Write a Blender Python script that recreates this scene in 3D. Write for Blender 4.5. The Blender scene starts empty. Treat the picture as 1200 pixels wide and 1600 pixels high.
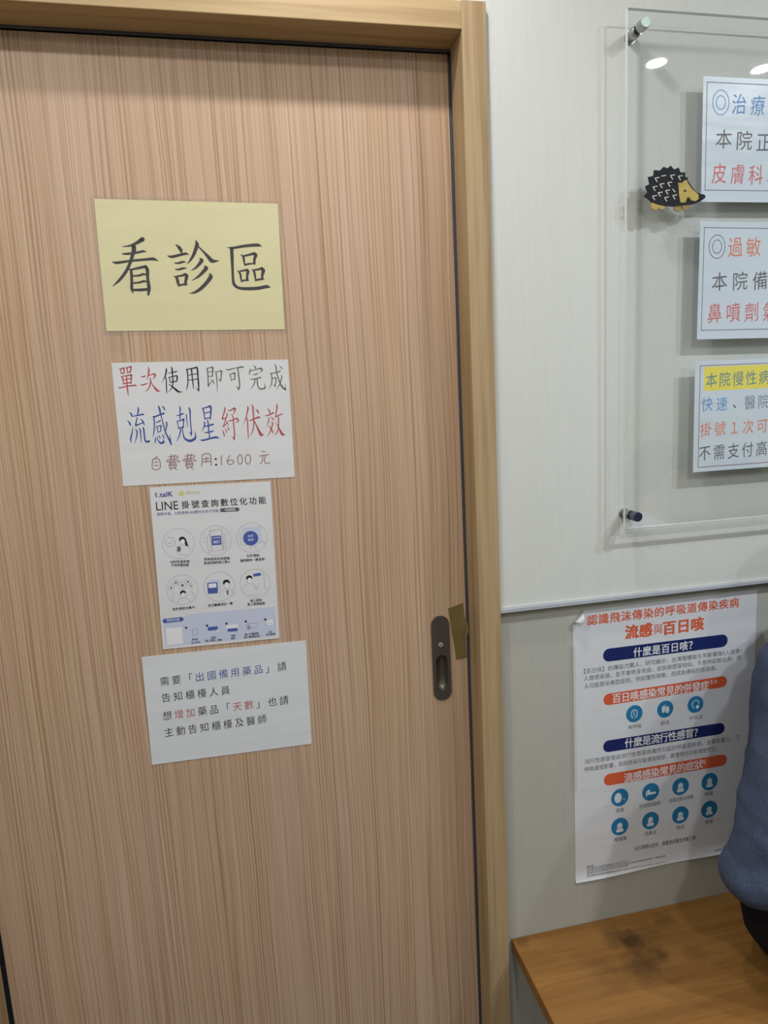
import bpy, bmesh, math, random
from mathutils import Vector, Matrix, Euler

# ------------------------------------------------------------------ camera, light, exposure
SC = bpy.context.scene
COL = SC.collection
PI = math.pi
CAM_Z = 1.53
cam_data = bpy.data.cameras.new('camera')
cam = bpy.data.objects.new('camera', cam_data)
COL.objects.link(cam)
cam_data.sensor_fit = 'AUTO'
cam_data.sensor_width = 36.0
cam_data.lens = 36.0 * 1020.0 / 1600.0
cam_data.clip_start = 0.02
YAW, PITCH, ROLL = 0.19205518, -0.15157367, -0.05129179
_f = Vector((math.sin(YAW) * math.cos(PITCH), math.cos(YAW) * math.cos(PITCH), math.sin(PITCH)))
_r0 = Vector((math.cos(YAW), -math.sin(YAW), 0))
_u0 = _r0.cross(_f)
_r = _r0 * math.cos(ROLL) + _u0 * math.sin(ROLL)
_u = -_r0 * math.sin(ROLL) + _u0 * math.cos(ROLL)
cam.matrix_world = Matrix(((_r.x, _u.x, -_f.x, 0.0), (_r.y, _u.y, -_f.y, -1.13), (_r.z, _u.z, -_f.z, CAM_Z), (0, 0, 0, 1)))
SC.camera = cam

SC.view_settings.view_transform = 'Standard'
SC.view_settings.look = 'None'
SC.view_settings.exposure = 0.06
SC.view_settings.gamma = 1.0
SC.view_settings.use_curve_mapping = False
world = bpy.data.worlds.new('world')
SC.world = world
world.use_nodes = True
world.node_tree.nodes['Background'].inputs[0].default_value = (0.8, 0.85, 1.0, 1)
world.node_tree.nodes['Background'].inputs[1].default_value = 0.05

CEIL = 2.60
# recessed ceiling lamps, the last four unseen and added as ambient fill: x, y, watts, radius, colour
LAMPS = [
    (0.18, -0.33, 5.2, 0.036, (1.0, 0.985, 0.96)),
    (1.37, -0.98, 9.5, 0.030, (0.93, 0.97, 1.0)),
    (1.76, -0.98, 9.5, 0.030, (0.93, 0.97, 1.0)),
    (-0.60, -0.90, 9.0, 0.06, (1.0, 0.985, 0.96)),
    (0.30, -1.75, 11.0, 0.06, (0.97, 0.99, 1.0)),
    (1.70, -2.30, 11.0, 0.06, (0.95, 0.98, 1.0)),
    (-1.15, -2.40, 8.0, 0.06, (0.97, 0.99, 1.0)),
]

# ------------------------------------------------------------------ node helpers
def srgb(r, g, b):
    def f(c):
        c /= 255.0
        return c / 12.92 if c <= 0.04045 else ((c + 0.055) / 1.055) ** 2.4
    return (f(r), f(g), f(b), 1.0)

class NT:
    def __init__(s, name):
        s.m = bpy.data.materials.new(name)
        s.m.use_nodes = True
        s.t = s.m.node_tree
        s.b = s.t.nodes['Principled BSDF']
        s.out = s.t.nodes['Material Output']
    def n(s, typ, **kw):
        nd = s.t.nodes.new(typ)
        for k, v in kw.items():
            if k.startswith('i_'):
                nd.inputs[k[2:].replace('_', ' ')].default_value = v
            else:
                setattr(nd, k, v)
        return nd
    def l(s, a, b):
        s.t.links.new(a, b)
    def coords(s, scale):
        tc = s.n('ShaderNodeTexCoord')
        mp = s.n('ShaderNodeMapping')
        mp.inputs['Scale'].default_value = scale
        s.l(tc.outputs['Object'], mp.inputs['Vector'])
        return mp.outputs['Vector']
    def noise(s, vec, scale=1.0, detail=2.0, rough=0.5, dist=0.0):
        nd = s.n('ShaderNodeTexNoise')
        nd.inputs['Scale'].default_value = scale
        nd.inputs['Detail'].default_value = detail
        nd.inputs['Roughness'].default_value = rough
        nd.inputs['Distortion'].default_value = dist
        if vec is not None:
            s.l(vec, nd.inputs['Vector'])
        return nd.outputs['Fac']
    def ramp(s, fac, stops):
        r = s.n('ShaderNodeValToRGB')
        el = r.color_ramp.elements
        while len(el) < len(stops):
            el.new(0.5)
        for e, (p, c) in zip(el, stops):
            e.position = p
            e.color = c if len(c) == 4 else (*c, 1)
        s.l(fac, r.inputs['Fac'])
        return r.outputs['Color']
    def mix(s, a, b, fac, mode='MIX'):
        m = s.n('ShaderNodeMix')
        m.data_type = 'RGBA'
        m.blend_type = mode
        for v, i in ((fac, 0), (a, 6), (b, 7)):
            if hasattr(v, 'node'):
                s.l(v, m.inputs[i])
            else:
                m.inputs[i].default_value = v
        return m.outputs[2]
    def math(s, op, a, b=None):
        m = s.n('ShaderNodeMath')
        m.operation = op
        for i, v in enumerate((a, b)):
            if v is None:
                continue
            if hasattr(v, 'node'):
                s.l(v, m.inputs[i])
            else:
                m.inputs[i].default_value = v
        return m.outputs[0]
    def bump(s, h, strength, dist):
        b = s.n('ShaderNodeBump')
        b.inputs['Strength'].default_value = strength
        b.inputs['Distance'].default_value = dist
        s.l(h, b.inputs['Height'])
        s.l(b.outputs['Normal'], s.b.inputs['Normal'])
    def set(s, **kw):
        for k, v in kw.items():
            i = s.b.inputs[k.replace('_', ' ')]
            if hasattr(v, 'node'):
                s.l(v, i)
            else:
                i.default_value = v
        return s.m

MAT = {}
def plain(name, col, rough=0.6, metal=0.0, spec=0.5, var=0.06, scale=30.0):
    """One colour with a faint mottling."""
    t = NT(name)
    v = t.coords((scale, scale, scale))
    f = t.noise(v, 1.0, 3.0)
    c = t.ramp(f, [(0.25, tuple(x * (1 - var) for x in col[:3])), (0.75, tuple(min(1, x * (1 + var)) for x in col[:3]))])
    MAT[name] = t.set(Base_Color=c, Roughness=rough, Metallic=metal, Specular_IOR_Level=spec)
    return MAT[name]

def m_door():
    t = NT('door_laminate')
    # warped coordinates so that the fine straight grain wanders a little
    tc = t.n('ShaderNodeTexCoord')
    wob = t.n('ShaderNodeMapping'); wob.inputs['Scale'].default_value = (5, 1, 1.1)
    t.l(tc.outputs['Object'], wob.inputs['Vector'])
    w = t.noise(wob.outputs['Vector'], 1.0, 2.0)
    sep = t.n('ShaderNodeSeparateXYZ'); t.l(tc.outputs['Object'], sep.inputs[0])
    wx = t.math('MULTIPLY_ADD', w, 0.030); 
    wx.node.inputs[2].default_value = 0.0
    xx = t.math('ADD', sep.outputs['X'], wx)
    cmb = t.n('ShaderNodeCombineXYZ')
    t.l(xx, cmb.inputs['X']); t.l(sep.outputs['Y'], cmb.inputs['Y']); t.l(sep.outputs['Z'], cmb.inputs['Z'])
    def layer(sx, sz, detail, rough=0.5):
        mp = t.n('ShaderNodeMapping'); mp.inputs['Scale'].default_value = (sx, 3.0, sz)
        t.l(cmb.outputs[0], mp.inputs['Vector'])
        return t.noise(mp.outputs['Vector'], 1.0, detail, rough)
    broad = layer(16, 0.45, 2.0)
    mid = layer(130, 0.8, 2.0)
    fine = layer(330, 1.3, 2.0, 0.55)
    hair = layer(520, 2.4, 1.0, 0.5)
    base = t.ramp(broad, [(0.30, srgb(198, 166, 136)), (0.52, srgb(203, 172, 146)), (0.72, srgb(204, 171, 151))])
    c1 = t.mix(base, srgb(176, 142, 112), t.ramp(mid, [(0.50, (0, 0, 0)), (0.74, (0.22, 0.22, 0.22))]))
    # the even, slightly drifting stripes of the reconstituted veneer
    drift = layer(45, 0.55, 2.0)
    ph = t.math('ADD', t.math('MULTIPLY', xx, 2 * PI * 150.0), t.math('MULTIPLY', drift, 16.0))
    stripe = t.math('MULTIPLY_ADD', t.math('SINE', ph), 0.5)
    stripe.node.inputs[2].default_value = 0.5
    stripe = t.math('MULTIPLY', stripe, t.ramp(layer(70, 0.7, 1.0), [(0.3, (0.25, 0.25, 0.25)), (0.65, (1, 1, 1))]))
    c1 = t.mix(c1, srgb(150, 115, 84), t.ramp(stripe, [(0.40, (0, 0, 0)), (0.95, (0.62, 0.62, 0.62))]))
    c2 = t.mix(c1, srgb(146, 111, 80), t.ramp(fine, [(0.48, (0, 0, 0)), (0.68, (0.5, 0.5, 0.5))]))
    c3 = t.mix(c2, srgb(226, 200, 174), t.ramp(hair, [(0.54, (0, 0, 0)), (0.74, (0.55, 0.55, 0.55))]))
    t.bump(fine, 0.12, 0.0006)
    MAT['door'] = t.set(Base_Color=c3, Roughness=0.48, Specular_IOR_Level=0.35)

def m_oak(name, axis, light, dark):
    t = NT(name)
    sc = {'z': (45, 45, 1.6), 'x': (1.6, 45, 45)}[axis]
    sc2 = {'z': (190, 190, 7), 'x': (7, 190, 190)}[axis]
    v = t.coords(sc)
    a = t.noise(v, 1.0, 3.0, 0.55, 0.6)
    b = t.noise(t.coords(sc2), 1.0, 2.0)
    c = t.ramp(a, [(0.30, dark), (0.50, light), (0.72, tuple(min(1, x * 1.1) for x in light[:3]))])
    c = t.mix(c, dark, t.ramp(b, [(0.50, (0, 0, 0)), (0.75, (0.45, 0.45, 0.45))]))
    t.bump(b, 0.10, 0.0005)
    MAT[name] = t.set(Base_Color=c, Roughness=0.5, Specular_IOR_Level=0.35)

def m_bench():
    t = NT('bench_wood')
    a = t.noise(t.coords((2.0, 34, 34)), 1.0, 4.0, 0.6, 0.5)
    b = t.noise(t.coords((9, 160, 160)), 1.0, 2.0)
    c = t.ramp(a, [(0.28, srgb(128, 88, 42)), (0.50, srgb(147, 104, 52)), (0.74, srgb(161, 117, 62))])
    c = t.mix(c, srgb(112, 76, 36), t.ramp(b, [(0.5, (0, 0, 0)), (0.78, (0.5, 0.5, 0.5))]))
    # dark worn marks in the varnish
    tc = t.n('ShaderNodeTexCoord')
    nz = t.n('ShaderNodeTexNoise'); nz.inputs['Scale'].default_value = 55; nz.inputs['Detail'].default_value = 3
    t.l(tc.outputs['Object'], nz.inputs['Vector'])
    off = t.n('ShaderNodeVectorMath'); off.operation = 'MULTIPLY_ADD'
    t.l(nz.outputs['Color'], off.inputs[0])
    off.inputs[1].default_value = (0.035, 0.035, 0.0)
    t.l(tc.outputs['Object'], off.inputs[2])
    for (x, y, r, k) in ((0.687, -0.043, 0.019, 0.8), (0.668, -0.104, 0.028, 0.62), (0.721, -0.089, 0.014, 0.55), (0.700, -0.080, 0.030, 0.25),
                         (0.655, -0.030, 0.022, 0.45), (0.730, -0.030, 0.026, 0.28), (0.779, -0.015, 0.02, 0.4), (0.787, -0.105, 0.02, 0.25),
                         (0.600, -0.103, 0.03, 0.25), (0.468, 0.012, 0.014, 0.4)):
        d = t.n('ShaderNodeVectorMath'); d.operation = 'DISTANCE'
        t.l(off.outputs[0], d.inputs[0]); d.inputs[1].default_value = (x - 1.3 + 0.0175, y + 0.19 + 0.0175, 0.0)
        fac = t.ramp(t.math('DIVIDE', d.outputs['Value'], r * 1.6), [(0.35, (k, k, k)), (1.0, (0, 0, 0))])
        c = t.mix(c, srgb(62, 40, 22), fac)
    MAT['bench'] = t.set(Base_Color=c, Roughness=0.42, Specular_IOR_Level=0.4)

def m_wall(name, col, streak):
    t = NT(name)
    a = t.noise(t.coords((130, 130, 7)), 1.0, 3.0, 0.6)
    b = t.noise(t.coords((420, 420, 26)), 1.0, 2.0)
    h = t.math('ADD', a, b)
    c = t.ramp(a, [(0.3, tuple(x * (1 - streak) for x in col[:3])), (0.7, col)])
    t.bump(h, 0.22, 0.0012)
    MAT[name] = t.set(Base_Color=c, Roughness=0.75, Specular_IOR_Level=0.25)

def m_paper(name, col, rough=0.45, spec=0.4):
    t = NT(name)
    a = t.noise(t.coords((9, 9, 9)), 1.0, 2.0)
    b = t.noise(t.coords((3, 3, 22)), 1.0, 2.0)
    c = t.ramp(a, [(0.3, tuple(x * 0.97 for x in col[:3])), (0.7, col)])
    t.bump(t.math('ADD', a, b), 0.25, 0.006)
    MAT[name] = t.set(Base_Color=c, Roughness=rough, Specular_IOR_Level=spec)

def m_clear(name, tint, ior, rough, body=0.0, bodycol=(1, 1, 1, 1)):
    """Thin clear plastic: mostly passes light, mirrors a little of the room."""
    t = NT(name)
    t.t.nodes.remove(t.b)
    tr = t.n('ShaderNodeBsdfTransparent'); tr.inputs['Color'].default_value = tint
    gl = t.n('ShaderNodeBsdfGlossy'); gl.inputs['Roughness'].default_value = rough
    fr = t.n('ShaderNodeFresnel'); fr.inputs['IOR'].default_value = ior
    geo = t.n('ShaderNodeNewGeometry')
    back = t.math('SUBTRACT', 1.0, geo.outputs['Backfacing'])
    fac = t.math('MULTIPLY', fr.outputs[0], back)
    mx = t.n('ShaderNodeMixShader')
    t.l(fac, mx.inputs[0]); t.l(tr.outputs[0], mx.inputs[1]); t.l(gl.outputs[0], mx.inputs[2])
    last = mx.outputs[0]
    if body:
        df = t.n('ShaderNodeBsdfDiffuse'); df.inputs['Color'].default_value = bodycol
        m2 = t.n('ShaderNodeMixShader'); m2.inputs[0].default_value = body
        t.l(last, m2.inputs[1]); t.l(df.outputs[0], m2.inputs[2])
        last = m2.outputs[0]
    t.l(last, t.out.inputs['Surface'])
    MAT[name] = t.m

def m_cloth(name, col):
    t = NT(name)
    a = t.noise(t.coords((14, 14, 9)), 1.0, 3.0)
    b = t.noise(t.coords((600, 600, 600)), 1.0, 1.0)
    c = t.ramp(a, [(0.3, tuple(x * 0.82 for x in col[:3])), (0.7, tuple(min(1, x * 1.12) for x in col[:3]))])
    g = t.noise(t.coords((420, 420, 420)), 1.0, 2.0)
    c = t.mix(c, tuple(min(1, x * 1.9) for x in col[:3]) + (1,), t.ramp(g, [(0.48, (0, 0, 0)), (0.75, (0.6, 0.6, 0.6))]))
    t.bump(b, 0.3, 0.001)
    MAT[name] = t.set(Base_Color=c, Roughness=0.9, Specular_IOR_Level=0.15)

m_door()
m_oak('oak_upright', 'z', srgb(182, 156, 120), srgb(158, 131, 95))
m_oak('oak_level', 'x', srgb(190, 163, 122), srgb(166, 138, 98))
m_bench()
m_wall('wallpaper', srgb(219, 221, 217), 0.035)
m_wall('wall_low', srgb(188, 188, 180), 0.05)
m_wall('wall_olive', srgb(206, 203, 166), 0.03)
m_wall('wall_dark_base', srgb(104, 84, 62), 0.08)  # dark band added low on the unseen walls to cut bounce light
m_wall('ceiling_paint', srgb(238, 239, 240), 0.01)
m_paper('paper', srgb(226, 226, 230))
m_paper('paper_yellow', srgb(240, 231, 182), 0.4)
m_paper('paper_blue', srgb(212, 224, 236), 0.3)
m_paper('paper_gloss', srgb(226, 229, 235), 0.35)
m_clear('acrylic', (0.995, 1.0, 1.0, 1), 2.05, 0.012)
m_clear('laminate', (0.97, 0.97, 0.97, 1), 1.45, 0.08, 0.025)
m_clear('clear_tape', (0.985, 0.98, 0.97, 1), 1.4, 0.2, 0.03)
t = NT('acrylic_edge'); MAT['acrylic_edge'] = t.set(Base_Color=srgb(226, 232, 228), Roughness=0.3, Transmission_Weight=0.1)
plain('steel', srgb(182, 184, 182), 0.32, 0.9)
plain('steel_dark', srgb(92, 96, 112), 0.3, 0.7)
plain('cap_pale', srgb(178, 196, 188), 0.45, 0.3)
plain('cap_dark', srgb(42, 50, 78), 0.35, 0.3)
plain('bronze', srgb(98, 90, 86), 0.45, 0.55, var=0.08)
plain('bronze_cup', srgb(116, 108, 100), 0.34, 0.7, var=0.06)
plain('chrome', srgb(215, 215, 215), 0.2, 0.5)
plain('black', srgb(16, 16, 18), 0.6)
plain('gap_dark', srgb(78, 78, 86), 0.7)
plain('tape_brown', srgb(122, 106, 64), 0.35, var=0.08)
plain('strip', srgb(184, 190, 200), 0.4)
plain('cream', srgb(226, 222, 200), 0.5)
plain('floor_tile', srgb(88, 84, 80), 0.35)
plain('white_plastic', srgb(235, 235, 232), 0.4)
plain('skin', srgb(206, 160, 132), 0.55, spec=0.3)
plain('hair', srgb(14, 13, 15), 0.6, spec=0.2)
plain('lip', srgb(176, 104, 94), 0.5)
plain('felt_black', srgb(24, 26, 34), 0.85, var=0.25, scale=300)
plain('felt_tan', srgb(190, 166, 92), 0.8, var=0.14, scale=120)
plain('felt_brown', srgb(150, 128, 84), 0.8, var=0.14, scale=120)
plain('felt_white', srgb(226, 226, 222), 0.8)
m_cloth('shirt_blue', srgb(76, 86, 110))
m_cloth('shirt_white', srgb(226, 226, 238))
m_cloth('trouser', srgb(24, 23, 28))
INK = {'ink': (36, 32, 36), 'red': (186, 84, 86), 'red2': (208, 104, 106), 'green': (100, 112, 92), 'blue': (62, 82, 158), 'maroon': (146, 92, 96),
       'indigo': (74, 78, 150), 'olive': (206, 202, 130), 'plum': (62, 52, 62), 'white': (236, 236, 240), 'sky': (92, 150, 214), 'grey': (94, 92, 96),
       'orange': (222, 128, 100), 'teal': (84, 130, 152), 'slate': (120, 136, 160), 'vermilion': (222, 100, 66), 'navy': (30, 44, 104), 'grey2': (108, 106, 114),
       'line': (110, 112, 128), 'iconline': (150, 152, 162), 'iconblue': (78, 98, 172), 'iconpale': (206, 211, 231), 'band': (204, 209, 231), 'cyan': (42, 126, 176),
       'pale': (226, 232, 238), 'highlight': (236, 224, 92), 'lime': (206, 206, 112), 'pill': (100, 92, 98), 'framered': (140, 96, 112)}
for k, c in INK.items():
    t = NT('ink_' + k)
    MAT['ink_' + k] = t.set(Base_Color=srgb(*c), Roughness=0.5, Specular_IOR_Level=0.3)

# ------------------------------------------------------------------ mesh helpers
class MB:
    """Collects geometry in world coordinates; build() links it as ONE mesh object."""
    def __init__(s):
        s.v = []; s.f = []; s.m = []; s.mats = []; s.sm = []
    def mi(s, mat):
        if mat not in s.mats:
            s.mats.append(mat)
        return s.mats.index(mat)
    def add(s, vs, fs, mat, smooth=False):
        o = len(s.v); k = s.mi(mat)
        s.v += [tuple(v) for v in vs]
        for f in fs:
            s.f.append(tuple(i + o for i in f)); s.m.append(k); s.sm.append(smooth)
        return s
    def box(s, x0, x1, y0, y1, z0, z1, mat):
        vs = [(x, y, z) for z in (z0, z1) for y in (y0, y1) for x in (x0, x1)]
        return s.add(vs, [(0, 2, 3, 1), (4, 5, 7, 6), (0, 1, 5, 4), (2, 6, 7, 3), (0, 4, 6, 2), (1, 3, 7, 5)], mat)
    def cyl(s, a, b, r0, r1, mat, n=24, caps=True, smooth=True):
        a = Vector(a); b = Vector(b); d = (b - a).normalized()
        p = d.orthogonal().normalized(); q = d.cross(p)
        vs = []
        for c, r in ((a, r0), (b, r1)):
            vs += [c + (p * math.cos(2 * PI * i / n) + q * math.sin(2 * PI * i / n)) * r for i in range(n)]
        s.add(vs, [(i, (i + 1) % n, n + (i + 1) % n, n + i) for i in range(n)], mat, smooth)
        if caps:
            s.add(vs[:n], [tuple(reversed(range(n)))], mat); s.add(vs[n:], [tuple(range(n))], mat)
        return s
    def ball(s, c, r, mat, n=12, sc=(1, 1, 1)):
        c = Vector(c); vs = []; fs = []
        for j in range(n + 1):
            th = PI * j / n
            for i in range(2 * n):
                ph = PI * i / n
                vs.append((c.x + r * sc[0] * math.sin(th) * math.cos(ph), c.y + r * sc[1] * math.sin(th) * math.sin(ph), c.z + r * sc[2] * math.cos(th)))
        for j in range(n):
            for i in range(2 * n):
                fs.append((j * 2 * n + i, (j + 1) * 2 * n + i, (j + 1) * 2 * n + (i + 1) % (2 * n), j * 2 * n + (i + 1) % (2 * n)))
        return s.add(vs, fs, mat, True)
    def prism(s, poly, y0, y1, mat):
        """poly in (x, z), extruded from the front y0 to the back y1."""
        n = len(poly)
        vs = [(x, y0, z) for x, z in poly] + [(x, y1, z) for x, z in poly]
        s.add(vs, [tuple(range(n)), tuple(reversed(range(n, 2 * n)))] + [(i, n + i, n + (i + 1) % n, (i + 1) % n) for i in range(n)], mat)
        return s
    def build(s, name, parent=None, bevel=0.0, merge=False):
        me = bpy.data.meshes.new(name)
        o = Vector((0, 0, 0)) if parent is None else Vector(parent.get('_at', (0, 0, 0)))
        me.from_pydata([tuple(Vector(v) - o) for v in s.v], [], s.f)
        for mt in s.mats:
            me.materials.append(MAT[mt])
        me.polygons.foreach_set('material_index', s.m)
        me.polygons.foreach_set('use_smooth', s.sm)
        me.update()
        bm = bmesh.new(); bm.from_mesh(me)
        bmesh.ops.remove_doubles(bm, verts=bm.verts, dist=1e-6)
        bmesh.ops.dissolve_degenerate(bm, dist=1e-7, edges=bm.edges)
        if bevel:
            es = [e for e in bm.edges if len(e.link_faces) == 2 and e.calc_face_angle(0) > 0.6]
            bmesh.ops.bevel(bm, geom=es, offset=bevel, segments=2, affect='EDGES', profile=0.5)
        if merge:
            bmesh.ops.recalc_face_normals(bm, faces=bm.faces)
        bm.to_mesh(me); bm.free()
        ob = bpy.data.objects.new(name, me)
        COL.objects.link(ob)
        if parent is not None:
            ob.parent = parent
            ob['_at'] = tuple(o)
        return ob

def thing(name, label, cat, at, group=None, kind=None):
    e = bpy.data.objects.new(name, None)
    e.empty_display_size = 0.03
    COL.objects.link(e)
    e.location = at
    e['_at'] = tuple(at)
    e['label'] = label
    e['category'] = cat
    if group: e['group'] = group
    if kind: e['kind'] = kind
    return e

def struct(ob, label=None):
    ob['kind'] = 'structure'
    if label: ob['label'] = label
    return ob

def copy_tree(src, parent=None, at=None):
    c = src.copy()
    COL.objects.link(c)
    if parent is not None:
        c.parent = parent
    if at is not None:
        c.location = at
    for ch in list(src.children):
        copy_tree(ch, c)
    return c

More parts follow.
